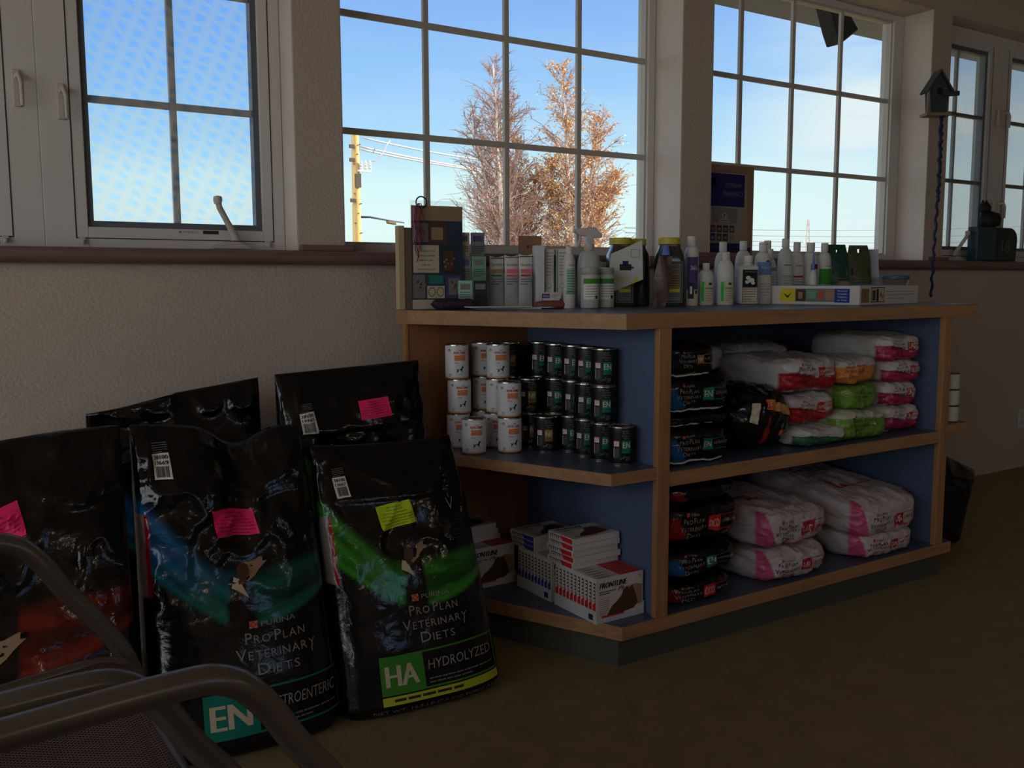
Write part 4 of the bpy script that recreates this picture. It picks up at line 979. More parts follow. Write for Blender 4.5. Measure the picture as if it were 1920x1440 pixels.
# upright pine literature board at the left end
t = thing('display_board', 'upright pine board with a pale front edge at the left end of the counter', 'display board', (1.275, 2.600, ZT), 0)
MB().box((-.010, -.012, 0), (.010, .012, .255)).build('upright', mat('pale_pine', rgb(196, 174, 138), .6, var=((40, 40, 4), .1)), t, bevel=.001)
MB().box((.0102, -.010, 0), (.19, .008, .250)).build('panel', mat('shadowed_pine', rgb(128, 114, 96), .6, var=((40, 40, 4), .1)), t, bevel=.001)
# acrylic stand with a collage poster
t = thing('poster_stand', 'clear acrylic stand holding a navy and teal collage poster', 'poster stand', (1.375, 2.545, ZT), -.12)
w_ = .168
MB().box((-w_/2-.004, -.0045, 0), (w_/2+.008, -.0025, .330)).build('acrylic_sheet', acr, t)
MB().box((-w_/2, -.0020, .002), (w_/2, -.0002, .315)).build('poster', mat('poster_navy', rgb(38, 62, 86), .6), t)
MB().box((-w_/2-.004, -.045, 0), (w_/2+.008, .030, .002)).build('acrylic_foot', acr, t)
P = Print(); hw = w_/2
P.rect(-hw, .270, hw, .315, 'tan'); P.rect(-hw, .002, hw, .030, 'cream'); P.rect(-hw+.002, .205, -.030, .262, 'grey'); P.rect(-.028, .200, .030, .266, 'brown'); P.rect(-.020, .212, .018, .250, 'tan', layer=2)
P.rect(-hw+.004, .112, .004, .196, 'cream'); P.rect(.012, .110, .060, .190, 'charcoal'); P.rect(.020, .120, .050, .180, 'brown', layer=2); P.rect(-hw+.002, .034, -.042, .106, 'grey'); P.rect(-.036, .034, .022, .072, 'cream'); P.rect(.026, .034, .080, .104, 'purple'); P.rect(.035, .044, .072, .096, 'grey', layer=2)
P.rect(-.03, .078, .018, .104, 'teal')
for k, (s_, w2) in enumerate([('Pet memorial', .060), ('keepsakes', .060), ('made to order', .046), ('ask us', .026), ('at the front desk', .058)]): P.text(s_, -.038, .176-.014*k, .006, 'charcoal', width=w2)
for cx in (-.020, .008):
    for a in range(12):
        q = 2*PI*a/12; P.rect(cx+.011*math.cos(q)-.0018, .053+.013*math.sin(q)-.0018, cx+.011*math.cos(q)+.0018, .053+.013*math.sin(q)+.0018, 'charcoal', layer=3)
for cx, cy in ((-.065, .232), (-.062, .068), (.052, .066), (.034, .148)):
    for a in range(9): q = a*2.4; r_ = .004+.0022*a; P.rect(cx+r_*math.cos(q)-.003, cy+r_*math.sin(q)-.003, cx+r_*math.cos(q)+.003, cy+r_*math.sin(q)+.003, ('charcoal', 'tan', 'brick')[a % 3], layer=3)
P.build('collage_print', flat_fn((0, -.0021, 0), (1, 0, 0), (0, 0, 1), (0, -1, 0)), t)
t = thing('ribbon_ring', 'black ring with purple and pink ribbons hooked over the poster stand', 'ring of ribbons', (1.318, 2.548, ZT+.312), -.12)
MB().tube([(.017*math.cos(2*PI*k/24)+.004, -.004, .012+.017*math.sin(2*PI*k/24)) for k in range(25)], .0022, 8, caps=False).build('ring', mat('black_ring', rgb(24, 24, 28), .35), t, smooth=True)
R_ = random.Random(4)
for k, c in enumerate(['maroon', 'crimson', 'purple', 'charcoal', 'pinkish', 'maroon']):
    pts = [(-.010+.002*k, -.012, .008)]
    for j in range(1, 12): pts.append((-.014+.004*k*(1 if k % 2 else -.6)+R_.uniform(-.004, .004), -.012+R_.uniform(-.002, .002), .008-.016*j*(1-.07*k)))
    MB().tube(pts, .0013, 5).build('ribbon', INK[c], t, smooth=True)
# dark zip pouch
t = thing('zip_pouch', 'dark purple soft pouch lying in front of the poster stand', 'pouch', (1.400, 2.490, ZT), -.30)
m_ = MB(); 
for i in range(15):
    for k in range(16):
        u = -1+2*i/14; a = 2*PI*k/16; r_ = (1-abs(u)**4)**.5; m_.v.append((.072*u, .020*r_*math.cos(a), max(.0, .017+.017*r_*math.sin(a)+.002*math.sin(u*9+a))))
for i in range(14):
    for k in range(16): m_.f.append((i*16+k, (i+1)*16+k, (i+1)*16+(k+1) % 16, i*16+(k+1) % 16)); m_.mi.append(0)
m_.build('pouch', mat('plum_fabric', rgb(48, 34, 52), .75, bump=(120, .4, 3)), t, smooth=True)
MB().tube([(-.06, -.018, .026), (0, -.0205, .030), (.06, -.018, .026)], .0014, 6).build('zip', INK['charcoal'], t)
# acrylic brochure rack
t = thing('brochure_rack', 'three-tier clear brochure rack with folded leaflets, right of the poster stand', 'brochure rack', (1.492, 2.540, ZT), -.34)
m_ = MB(); m_.box((-.052, -.030, 0), (.052, .030, .002)); m_.box((-.052, .026, .002), (.052, .028, .235))
for k in range(3): m_.box((-.052, -.030+.018*k, .002+.075*k), (.052, -.028+.018*k, .045+.075*k))
for x in (-.052, .050): m_.box((x, -.028, .002), (x+.002, .026, .12))
m_.build('rack', acr, t)
for k in range(3):
    for s_, c in ((-.046, ('mint', 'grey', 'cream')[k]), (.002, ('charcoal', 'sage', 'grey')[k])):
        b = MB().box((s_, -.026+.018*k, .003+.070*k), (s_+.044, -.021+.018*k, .088+.075*k)); o = b.build('leaflet', paper_m, t)
        P = Print(); P.rect(s_, .003+.07*k, s_+.044, .088+.075*k, c); P.rect(s_+.006, .060+.075*k, s_+.038, .078+.075*k, 'grey' if c != 'grey' else 'purple', layer=2); P.lines(s_+.005, s_+.04, .050+.072*k, 4, .007, .002, 'charcoal', k)
        P.build('cover_print', flat_fn((0, -.0261+.018*k, 0), (1, 0, 0), (0, 0, 1), (0, -1, 0)), o)
# clear box of white sachets
t = thing('sachet_box', 'clear acrylic box in front of the white sachets', 'acrylic box', (1.640, 2.540, ZT), -.36)
m_ = MB(); m_.box((-.075, -.036, 0), (.075, .036, .002)); m_.box((-.075, -.036, .002), (.075, -.034, .105)); m_.box((-.075, .034, .002), (.075, .036, .120)); m_.box((-.075, -.034, .002), (-.073, .034, .112)); m_.box((.073, -.034, .002), (.075, .034, .112))
m_.build('box', acr, t)
c_, s_ = math.cos(-.36), math.sin(-.36)
for k, (dx, col, nm) in enumerate([(-.048, 'teal', 'left'), (.0, 'orange', 'middle'), (.047, 'brick', 'right')]):
    q = thing('sachet', 'white treatment sachet in the clear box, %s of three' % nm, 'sachet', (1.640+dx*c_+.010*s_, 2.540+dx*s_-.010*c_, ZT+.0025), -.36, 'white sachets in the clear box')
    m_ = MB(); n_ = 10; top = .165+.003*k
    for sd in (-1, 1):
        for j in range(9):
            for i in range(n_+1):
                u = -1+2*i/n_; v = j/8; m_.v.append((.0225*u, sd*(.0105*math.sin(PI*min(v*.9+.04, 1))*(1-u*u)+.0005), v*(top-.006*(1-u*u)*(v > .9))))
    for sd in (0, 1):
        for j in range(8):
            for i in range(n_):
                a = sd*9*(n_+1)+j*(n_+1)+i; m_.f.append((a, a+1, a+n_+2, a+n_+1)); m_.mi.append(0)
    m_.build('sachet', white_m, q, smooth=True)
    P = Print(); P.text('Epi-soothe', 0, .132, .009, 'teal' if k < 1 else 'brown', width=.036); P.rect(-.018, .108, .018, .122, 'pinkish' if k else 'tan'); P.rect(-.018, .098, .014, .105, col); P.lines(-.018, .018, .088, 3, .008, .003, 'grey', k); P.rect(-.0225, top-.010, .0225, top-.0075, 'charcoal')
    P.build('sachet_print', flat_fn((0, -.0125, 0), (1, 0, 0), (0, 0, 1), (0, -1, 0)), q)
# brown card header, white box, two tall cartons
t = thing('header_card', 'small tan header card standing up behind the white cartons', 'card', (1.760, 2.605, ZT), -.3)
MB().box((-.040, -.001, 0), (.040, .001, .236)).build('card', mat('tan_card', rgb(150, 116, 86), .8), t)
P = Print(); P.rect(-.012, .196, -.004, .206, 'maroon'); P.lines(.0, .034, .205, 2, .007, .002, 'brown'); P.build('card_print', flat_fn((0, -.001, 0), (1, 0, 0), (0, 0, 1), (0, -1, 0)), t)
def tall_box(name, lab, cat, x, y, w, d, h, rz, m_, prn=None, side=None, grp=None):
    t = thing(name, lab, cat, (x, y, ZT), rz, grp)
    MB().box((-w/2, -d/2, 0), (w/2, d/2, h)).build('box', m_, t, bevel=.0008)
    if prn: P = Print(); prn(P); P.build('front_print', F(w, d), t)
    if side: P = Print(); side(P); P.build('side_print', flat_fn((-w/2, 0, 0), (0, -1, 0), (0, 0, 1), (-1, 0, 0)), t)
    return t
tall_box('leaflet_box', 'plain white leaflet box beside the green-striped cartons', 'box', 1.722, 2.500, .030, .05, .200, -.4, paper_m, lambda P: P.rect(-.001, .19, .0, .197, 'grey'))
def strip_print(P):
    P.rect(-.0155, .0, -.0125, .186, 'leaf' if False else 'green')
    for x in (-.004, .004, .012): P.rect(x, .085, x+.0008, .18, 'grey')
    for a in range(16): q = 2*PI*a/16; P.rect(.008*math.cos(q)-.001, .070+.008*math.sin(q)-.001, .008*math.cos(q)+.001, .070+.008*math.sin(q)+.001, 'teal', layer=2)
    P.text('ALLERDERM', .0, .016, .006, 'brown', width=.024); P.lines(-.010, .012, .175, 8, .010, .002, 'gold', 3)
for k, x in enumerate((1.757, 1.794)):
    tall_box('tall_carton', 'tall white carton with a green edge stripe and ring, %s of the pair' % ('left', 'right')[k], 'carton', x, 2.495-.022*k, .033, .033, .188, -.5, paper_m, strip_print, grp='green-striped tall cartons')
tall_box('small_carton', 'small white carton with a purple and navy band, at the foot of the striped cartons', 'carton', 1.715, 2.425, .066, .03, .050, -.40, paper_m, lambda P: (P.rect(-.030, .032, -.004, .046, 'purple'), P.text('Virbac', -.017, .036, .006, 'white', width=.020, layer=3), P.text('CET', .012, .035, .009, 'grey', width=.020), P.rect(-.030, .006, -.027, .030, 'teal'), P.lines(-.022, .028, .022, 2, .009, .003, 'grey'), P.rect(.028, .004, .033, .030, 'royal')))
t = thing('spectacles_case', 'reddish-brown rounded case lying at the front of the counter', 'case', (1.690, 2.375, ZT+.0045), -.5)
MB().lathe([(.0, -.058), (.009, -.054), (.0125, -.03), (.0125, .03), (.009, .054), (.0, .058)], 14, sx=1.0, cap=False).build('case', mat('russet_case', rgb(120, 66, 50), .5), t, smooth=True)
t.rotation_euler = (0, PI/2, -.5); t.location = (1.690, 2.375, ZT+.0125)
for k, (c, dx) in enumerate([('sky', 0), ('navy', .05), ('cream', -.05)]):
    t = thing('magazine', 'folded %s leaflet lying flat at the counter front, %s' % (('pale blue', 'navy', 'cream')[k], ('lowest', 'second', 'top')[k]), 'leaflet', (1.565+dx, 2.440-.01*k, ZT+.0032*k), -.45+.1*k)
    MB().box((-.10, -.035, 0), (.10, .035, .0028)).build('pages', paper_m, t); MB().box((-.1002, -.0352, .0029), (.1002, .0352, .0031)).build('cover', INK[c], t)
# bottles
def bottle(name, lab, cat, x, y, prof, capprof, z_cap, lab_fn=None, R_l=.025, body=white_m, cap=cap_m, sy=.75, grp=None, rz=None):
    t = thing(name, lab, cat, (x, y, ZT), rz_(x, y) if rz is None else rz, grp)
    MB().lathe(prof, 28, sy=sy).build('body', body, t, smooth=True, auto=50)
    if capprof: MB().lathe([(r, z+z_cap) for r, z in capprof], 24, sy=1 if sy > .9 else .95).build('cap', cap, t, smooth=True, auto=40)
    if lab_fn:
        P = Print(); lab_fn(P)
        def f(x_, y_):
            a = -PI/2+x_/R_l; d = Vector((math.cos(a)*R_l, math.sin(a)*R_l*sy, y_)); return d, Vector((math.cos(a), math.sin(a)/max(sy, .01), 0)).normalized()
        P.build('label_print', f, t, lift=.0006)
    return t
def shoulder(R, h, nr, hn, base=.004):
    pr = [(R-.003, 0), (R, .003), (R, h*.70)]
    for k in range(1, 7): a = k/6*PI/2; pr.append((nr+(R-nr)*math.cos(a), h*.70+(hn-h*.70)*math.sin(a)))
    return pr+[(nr, hn+.004)]
capP = lambda r, h: [(r-.0006, 0), (r, .001), (r, h-.002), (r-.002, h)]
bottle('tube_bottle', 'slim white tube with a pale green label, right of the striped cartons', 'tube', 1.735, 2.350,
       [(.017, 0), (.0185, .002), (.0185, .150), (.012, .168), (.010, .171)], capP(.0105, .022), .171,
       lambda P: (P.rect(-.014, .044, .014, .125, 'mint', 6, 1), P.rect(-.014, .044, .014, .056, 'sage', 6, 1, 2), P.text('Douxo', .003, .132, .007, 'brown', width=.018), P.lines(-.010, .012, .116, 9, .008, .002, 'charcoal')), .0185, body=white_m, sy=1)
spray_m = mat('spray_white', rgb(196, 188, 182), .4)
t = thing('spray_bottle', 'white trigger spray bottle standing behind the green-banded jars', 'spray bottle', (1.905, 2.470, ZT), -.30)
MB().lathe(shoulder(.040, .19, .015, .185), 28, sy=.7).build('body', milk, t, smooth=True, auto=50)
MB().lathe(capP(.017, .022), 20, (0, 0, .187)).build('collar', spray_m, t, smooth=True, auto=40)
m_ = MB(); m_.prism([(-.050, .247), (-.046, .258), (.020, .262), (.042, .240), (.044, .228), (.010, .226), (-.012, .232), (-.040, .236)], -.011, .011, axis='y'); m_.box((-.014, -.012, .205), (.014, .012, .236))
m_.build('spray_head', spray_m, t, bevel=.003)
MB().tube([(-.030, 0, .238), (-.030, 0, .222), (-.038, 0, .206), (-.046, 0, .194)], [.005, .0055, .005, .004], 8).build('trigger', spray_m, t, smooth=True)
MB().box((-.056, -.006, .243), (-.0505, .006, .256)).build('nozzle', spray_m, t, bevel=.001)
def jar_lab(P): P.rect(-.028, .077, .028, .093, 'green', 12, 1); P.rect(-.028, .028, .028, .0765, 'white', 12, 1); P.lines(-.020, .024, .068, 5, .008, .002, 'grey', 3); P.rect(.010, .030, .020, .040, 'charcoal', 2, 1, 2)
for k, (x, y) in enumerate([(1.800, 2.330), (1.874, 2.345)]):
    bottle('wipes_jar', 'translucent jar with green-banded white label, %s of the pair' % ('left', 'right')[k], 'jar', x, y, [(.026, 0), (.029, .003), (.029, .104), (.025, .108)], capP(.0285, .020), .108, jar_lab, .029, body=milk, cap=mat('clear_lid', rgb(170, 168, 160), .3), sy=1, grp='green-banded jars')
bottle('small_bottle', 'short white bottle partly hidden behind the green-banded jars', 'bottle', 1.990, 2.500, shoulder(.022, .13, .010, .13), capP(.011, .016), .134, None, sy=1)
# dark jars with yellow lids
jarm = mat('smoked_jar', rgb(60, 58, 56), .18, spec=.6, coat=.3, var=((60, 60, 60), .25)); ylid = mat('yellow_lid', rgb(196, 176, 48), .45)
for k, (x, y, s_) in enumerate([(2.035, 2.465, 0), (2.130, 2.500, 1), (2.175, 2.375, 2)]):
    t = thing('treat_jar', 'dark square jar with a yellow lid, %s' % ['leftmost, half hidden by the tilted leaflet', 'behind the other two', 'right-hand one with a white-framed label'][k], 'jar', (x, y, ZT), -.42, 'yellow-lidded jars')
    R = .047
    m_ = MB(); sec = [(.94, 0), (1, .006), (1, .150), (.92, .175), (.72, .196), (.70, .206)]; n_ = 32
    for q, z in sec:
        for i in range(n_):
            a = 2*PI*i/n_; c, s2 = math.cos(a), math.sin(a); rr = R*q/((abs(c)**5+abs(s2)**5)**.2); m_.v.append((rr*c, rr*s2*.85, z))
    for j in range(len(sec)-1):
        for i in range(n_): a = j*n_+i; b = j*n_+(i+1) % n_; m_.f.append((a, b, b+n_, a+n_)); m_.mi.append(0)
    m_.f += [tuple(range(n_))[::-1], tuple(range((len(sec)-1)*n_, len(sec)*n_))]; m_.mi += [0, 0]
    m_.build('body', jarm, t, smooth=True, auto=40)
    MB().lathe([(.037, 0), (.0385, .001), (.0385, .020), (.036, .0225)], 36, (0, 0, .207)).build('lid', ylid, t, smooth=True, auto=40)
    if k != 1:
        P = Print(); P.rect(-.026, .012, .034, .150, 'grey'); P.rect(-.023, .015, .031, .147, 'charcoal', layer=2); P.rect(-.020, .018, .028, .144, 'grey', layer=3)
        P.text('Cosequin', .004, .128, .009, 'charcoal', width=.036, layer=4); P.rect(-.014, .060, .022, .108, 'gold', layer=4); P.rect(-.016, .048, .024, .058, 'yellow', layer=4); P.lines(-.016, .024, .118, 2, .006, .002, 'charcoal', 2, 4); P.lines(-.012, .02, .1, 5, .008, .003, 'charcoal', 2, 5); P.lines(-.016, .024, .040, 3, .007, .002, 'charcoal', 4, 4)
        P.build('label_print', flat_fn((0, -.0402, 0), (1, 0, 0), (0, 0, 1), (0, -1, 0)), t)
t = thing('blue_cap', 'small pale blue conical cap resting on the shoulder of the right-hand dark jar', 'cap', (2.128, 2.340, ZT+.170), -.42)
MB().lathe([(.015, 0), (.014, .004), (.009, .030), (.007, .034)], 20).build('cap', mat('pale_blue_cap', rgb(96, 124, 190), .4), t, smooth=True, auto=40)
# tilted leaflets leaning on the jars
t = thing('leaflet', 'white folded leaflet with a small dark animal picture, leaning tilted against the dark jars', 'leaflet', (1.985, 2.378, ZT+.070), -.42)
Mx = Matrix.Rotation(.26, 4, 'Y'); m_ = MB(); pts = [(-.062, -.002), (-.048, .104), (.056, .148), (.060, .020), (-.048, -.022)]
m_.prism(pts, -.0008, .0008, axis='y'); m_.build('leaf', paper_m, t)
P = Print(); P.frame(.018, .092, .048, .118, .0016, 'grey'); P.rect(-.020, .050, .020, .070, 'charcoal'); P.rect(-.010, .066, .010, .080, 'navy'); P.rect(.012, .055, .028, .062, 'purple'); P.poly([(.014, .004), (.048, .016), (.040, .030)], 'yellow'); P.rect(-.035, .010, .008, .030, 'cream'); P.build('leaf_print', flat_fn((0, -.0008, 0), (1, 0, 0), (0, 0, 1), (0, -1, 0)), t)
t = thing('sample_pouch', 'crumpled brown paper pouch propped between the dark jars', 'pouch', (2.080, 2.318, ZT), -.42)
m_ = MB()
for sd in (-1, 1):
    for j in range(10):
        for i in range(7):
            u = -1+i/3; v = j/9; m_.v.append((.030*u*(1-.55*abs(v-.55))+.020*v, sd*(.008*math.sin(PI*v)*(1-u*u)+.0006)+.006*math.sin(v*7+u*3), v*.165))
for sd in (0, 1):
    for j in range(9):
        for i in range(6): a = sd*70+j*7+i; m_.f.append((a, a+1, a+8, a+7)); m_.mi.append(0)
m_.build('pouch', mat('kraft_foil', rgb(96, 74, 62), .4, bump=(40, .5, 4), var=((30, 30, 30), .35)), t, smooth=True)
# the '365' bottle
bottle('shampoo_bottle', "white bottle with a purple '365' label, right of the dark jars", 'bottle', 2.268, 2.365, [(.022, 0), (.0245, .003), (.0245, .178), (.020, .196), (.013, .203)], capP(.0150, .034), .203,
       lambda P: (P.rect(-.022, .055, .018, .166, 'purple', 10, 1), P.text('365', .001, .122, .014, 'cream', width=.022, layer=3, bold=.0005), P.text('VETERINARY', .001, .110, .005, 'maroon', width=.028), P.rect(-.018, .024, .002, .078, 'charcoal', 6, 1, 2), P.rect(-.012, .040, -.004, .066, 'white', 3, 1, 3), P.rect(.006, .040, .014, .052, 'charcoal', 2, 1, 3), P.rect(-.022, .004, .018, .0545, 'cream', 10, 1, 1)), .0245, sy=.9)
def grn_label(P, R=.03): P.rect(-.024, .014, -.013, .082, 'leaf', 4, 1); P.rect(-.012, .008, .024, .084, 'cream', 8, 1); P.rect(-.010, .055, .020, .062, 'sage', 6, 1, 2); P.rect(.002, .070, .014, .078, 'charcoal', 2, 1, 2); P.lines(-.008, .020, .048, 5, .008, .002, 'grey', 3)
bottle('ear_cleaner', 'short white bottle with a bright green bar, right of the 365 bottle', 'bottle', 2.338, 2.365, shoulder(.0275, .125, .012, .122), capP(.0125, .020), .126, grn_label, .0275, sy=.8, grp='green-barred white bottles')
bottle('ear_cleaner', 'taller white bottle with a bright green bar, in front of the pine notice board', 'bottle', 2.412, 2.345, shoulder(.0305, .155, .013, .155), capP(.0140, .026), .159, grn_label, .0305, sy=.8, grp='green-barred white bottles')
t = thing('shampoo_bottle', 'squarish white bottle with a black label of white sheep-like figures', 'bottle', (2.535, 2.355, ZT), -.48)
MB().box((-.036, -.020, 0), (.036, .020, .138)).build('body', white_m, t, bevel=.010)
MB().lathe([(.020, .136), (.016, .146), (.015, .150)], 20).build('neck', white_m, t, smooth=True)
MB().lathe(capP(.0165, .024), 24, (0, 0, .150)).build('cap', cap_m, t, smooth=True, auto=40)
P = Print(); P.rect(-.027, .010, .029, .124, 'charcoal'); P.rect(-.0255, .0115, .0275, .060, 'cream', layer=2); P.rect(-.022, .064, .024, .121, 'black', layer=2); P.text('THE ORIGINAL', .001, .114, .005, 'silver', width=.040, layer=4)
for cx, cy, r_ in ((-.006, .095, .009), (.006, .086, .011), (-.010, .080, .008), (.012, .076, .007)): P.poly([(cx+r_*math.cos(2*PI*a/10), cy+r_*math.sin(2*PI*a/10)*.8) for a in range(10)], 'white', 4)
P.lines(-.022, .024, .054, 5, .009, .002, 'charcoal', 3, 4); P.build('label_print', flat_fn((0, -.020, 0), (1, 0, 0), (0, 0, 1), (0, -1, 0)), t)
RB = [  # x, y, R, h_total, cap r, label
 (2.520, 2.465, .031, .226, .0140, 'tall white bottle behind the sheep-label bottle', None),
 (2.627, 2.370, .033, .224, .0150, 'white bottle with a pale blue band, left of the flat display box', lambda P: (P.rect(-.030, .105, .030, .152, 'sky', 12, 1), P.text('Malaseb', .004, .128, .009, 'cream', width=.034), P.lines(-.016, .024, .072, 5, .010, .002, 'grey', 5), P.rect(.004, .150, .016, .158, 'charcoal'))),
 (2.668, 2.505, .031, .234, .0140, 'tall white bottle at the back, left of the thin-nozzled one', None),
 (2.752, 2.445, .024, .204, .0100, 'slim white bottle with a green-capped label between two big ones', lambda P: (P.rect(-.018, .120, .018, .134, 'sage', 8, 1), P.lines(-.012, .016, .108, 6, .010, .002, 'grey', 5))),
 (2.834, 2.535, .028, .240, .0140, 'back-row white bottle whose cap shows between its neighbours', None),
 (2.828, 2.440, .030, .244, .0140, 'tallest white bottle in the row above the flat display box', lambda P: (P.rect(-.012, .142, .018, .145, 'charcoal', 4, 1), P.rect(-.020, .100, .024, .103, 'sage', 6, 1), P.lines(-.016, .024, .094, 6, .010, .002, 'grey', 5))),
 (2.905, 2.450, .029, .232, .0135, 'white bottle with a crimson band low on its label', lambda P: (P.rect(-.020, .096, .024, .103, 'crimson', 6, 1), P.rect(-.012, .140, .016, .143, 'maroon', 4, 1), P.lines(-.016, .024, .088, 5, .010, .002, 'grey', 6))),
 (2.985, 2.450, .030, .232, .0160, 'white bottle with a small purple square on its shoulder', lambda P: (P.rect(-.006, .128, .026, .148, 'maroon', 5, 1), P.lines(-.006, .024, .118, 9, .009, .002, 'grey', 5))),
 (3.062, 2.445, .028, .232, .0140, 'white bottle with a large bright green lower label, rightmost of the row', lambda P: (P.rect(-.028, .070, .024, .130, 'green', 12, 1), P.text('Aloe', .010, .138, .006, 'maroon', width=.022))),
]
for x, y, R, h, rc_, lab, fn_ in RB:
    bottle('shampoo_bottle', lab, 'bottle', x, y, shoulder(R, h-.03, rc_-.003, h-.036), capP(rc_, .034), h-.034, fn_, R, sy=.78, grp='tall white bottles on the counter')
bottle('pump_bottle', 'clear bottle with a thin blue nozzle, between two tall white bottles', 'bottle', 2.875, 2.345, shoulder(.016, .10, .006, .12), [(.005, 0), (.006, .002), (.003, .06), (.002, .064)], .124, None, cap=mat('pale_blue_cap', (0, 0, 0, 1)), sy=1)
# stand-up treat pouches with hang holes
def pouch(x, y, w, h, c, lab, band, rz):
    t = thing('treat_pouch', lab, 'treat pouch', (x, y, ZT), rz, 'stand-up treat pouches')
    m_ = MB(); n_, r_ = 12, 14
    hole = lambda i, j: j == r_-2 and 5 <= i <= 6
    for sd in (-1, 1):
        for j in range(r_+1):
            for i in range(n_+1):
                u = -1+2*i/n_; v = j/r_; dep = .024*(1-v)**.7+.0006
                m_.v.append((w/2*u*(1-.18*max(v-.8, 0)/.2*abs(u)), sd*dep*(1-.7*u*u)+.03*v, v*h))
    for sd in (0, 1):
        for j in range(r_):
            for i in range(n_):
                if hole(i, j): continue
                a = sd*(r_+1)*(n_+1)+j*(n_+1)+i; m_.f.append((a, a+1, a+n_+2, a+n_+1)); m_.mi.append(0)
    m_.build('pouch', mat('pouch_'+lab.split()[0], c, .35, spec=.5, bump=(30, .4, 3)), t, smooth=True)
    P = Print(); P.rect(-w*.4, h*.45, w*.4, h*.58, band); P.lines(-w*.35, w*.35, h*.40, 5, .012, .003, 'grey', 3); P.rect(-w*.15, h*.12, w*.22, h*.24, 'amber' if band == 'teal' else band)
    P.build('pouch_print', lambda x_, y_: (Vector((x_, -(.024*(1-y_/h)**.7)*(1-.7*(2*x_/w)**2)+.03*y_/h, y_)), Vector((0, -1, .2)).normalized()), t, lift=.002)
pouch(3.140, 2.43, .095, .228, rgb(30, 74, 58), 'dark green treat pouch with a hang hole, nearest the bottles', 'teal', -.35)
pouch(3.215, 2.50, .080, .226, rgb(44, 66, 66), 'teal-grey treat pouch between the green and the olive ones', 'charcoal', -.55)
pouch(3.330, 2.47, .105, .230, rgb(78, 84, 54), 'olive treat pouch with a hang hole, rightmost', 'charcoal', -.35)
t = thing('beige_tub', 'rounded beige tub with a small yellow mark in front of the dark green pouch', 'tub', (3.060, 2.345, ZT), -.5)
MB().lathe([(.030, 0), (.034, .004), (.034, .050), (.026, .076), (.012, .084)], 26).build('tub', mat('beige_plastic', rgb(134, 116, 96), .5), t, smooth=True)
P = Print(); P.rect(-.006, .010, .010, .030, 'yellow', 3, 1); P.rect(-.020, .012, -.008, .024, 'orange', 3, 1); P.build('mark', cyl_fn(.034), t)
# clear bag with a paper, and a lidded clear tub at the right end
t = thing('paper_slip', 'curled white paper slip in a clear sleeve at the right end of the bottles', 'paper', (3.440, 2.50, ZT), -.5)
m_ = MB()
for j in range(11):
    for i in range(5): v = j/10; m_.v.append((-.034+.017*i-.010*v+.006*math.sin(v*4), .030*math.sin(v*2)-.01*i*v, .0+.215*v))
for j in range(10):
    for i in range(4): a = j*5+i; m_.f.append((a, a+1, a+6, a+5)); m_.mi.append(0)
m_.build('slip', mat('sleeve_paper', rgb(186, 190, 200), .35), t, smooth=True)
t = thing('clear_tub', 'clear plastic tub with a blue lid at the right end of the counter', 'tub', (3.462, 2.400, ZT), -.5)
MB().lathe([(.044, 0), (.048, .004), (.052, .088), (.0505, .088), (.0465, .006), (.0, .004)], 30, cap=False).build('tub', acr, t, smooth=True)
MB().lathe([(.052, .0885), (.0545, .090), (.0545, .102), (.050, .105)], 30).build('lid', mat('blue_lid', rgb(66, 92, 122), .4), t, smooth=True, auto=40)
# flat white display box at the front edge
A = math.radians(11); bx = thing('flat_display_box', 'flat white display box with yellow and blue printing, at the front edge of the counter', 'box', (2.725, 2.025, ZT), A)
MB().box((0, 0, 0), (.475, .34, .066)).build('box', card_m, bx, bevel=.001)
MB().box((.003, .003, .0663), (.472, .337, .0675)).build('lid_panel', INK['sky'], bx)
P = Print(); P.rect(.018, .010, .330, .054, 'grey'); P.rect(.018, .010, .080, .054, 'yellow', layer=2); P.poly([(.028, .046), (.048, .032), (.070, .048), (.050, .024)], 'black', 4); P.lines(.026, .074, .018, 1, .01, .004, 'charcoal', 3, 4)
P2 = Print(); P2.rect(-.300, .010, -.035, .056, 'grey'); P2.rect(-.300, .010, -.240, .056, 'yellow', layer=2); P2.poly([(-.292, .044), (-.270, .030), (-.250, .046), (-.270, .022)], 'black', 4); P2.rect(-.238, .012, -.200, .054, 'brown', layer=2); P2.rect(-.228, .020, -.212, .044, 'tan', layer=3); P2.rect(-.195, .020, -.160, .050, 'sage', layer=2); P2.rect(-.150, .018, -.132, .048, 'brick', layer=2); P2.rect(-.125, .016, -.092, .052, 'tan', layer=2); P2.rect(-.090, .008, -.035, .056, 'royal', layer=2)
for k, s_ in enumerate(['Flavored', 'Chewable', 'Tablets', 'for Dogs']): P2.text(s_, -.062, .046-.0105*k, .0055, 'white', width=.034, layer=4)
P2.build('front_print', flat_fn((0, 0, 0), (0, -1, 0), (0, 0, 1), (-1, 0, 0)), bx)
P = Print(); P.rect(.012, .008, .070, .056, 'gold'); P.text('A', .040, .022, .020, 'brown', layer=3); P.frame(.085, .008, .190, .060, .003, 'charcoal'); P.rect(.095, .014, .120, .050, 'brown'); P.rect(.126, .012, .145, .054, 'charcoal'); P.rect(.150, .014, .184, .054, 'cream'); P.rect(.156, .026, .166, .040, 'crimson', layer=3); P.rect(.172, .020, .180, .034, 'brick', layer=3); P.lines(.205, .44, .044, 3, .012, .002, 'grey', 3)
P.build('end_print', flat_fn((0, 0, 0), (1, 0, 0), (0, 0, 1), (0, -1, 0)), bx)

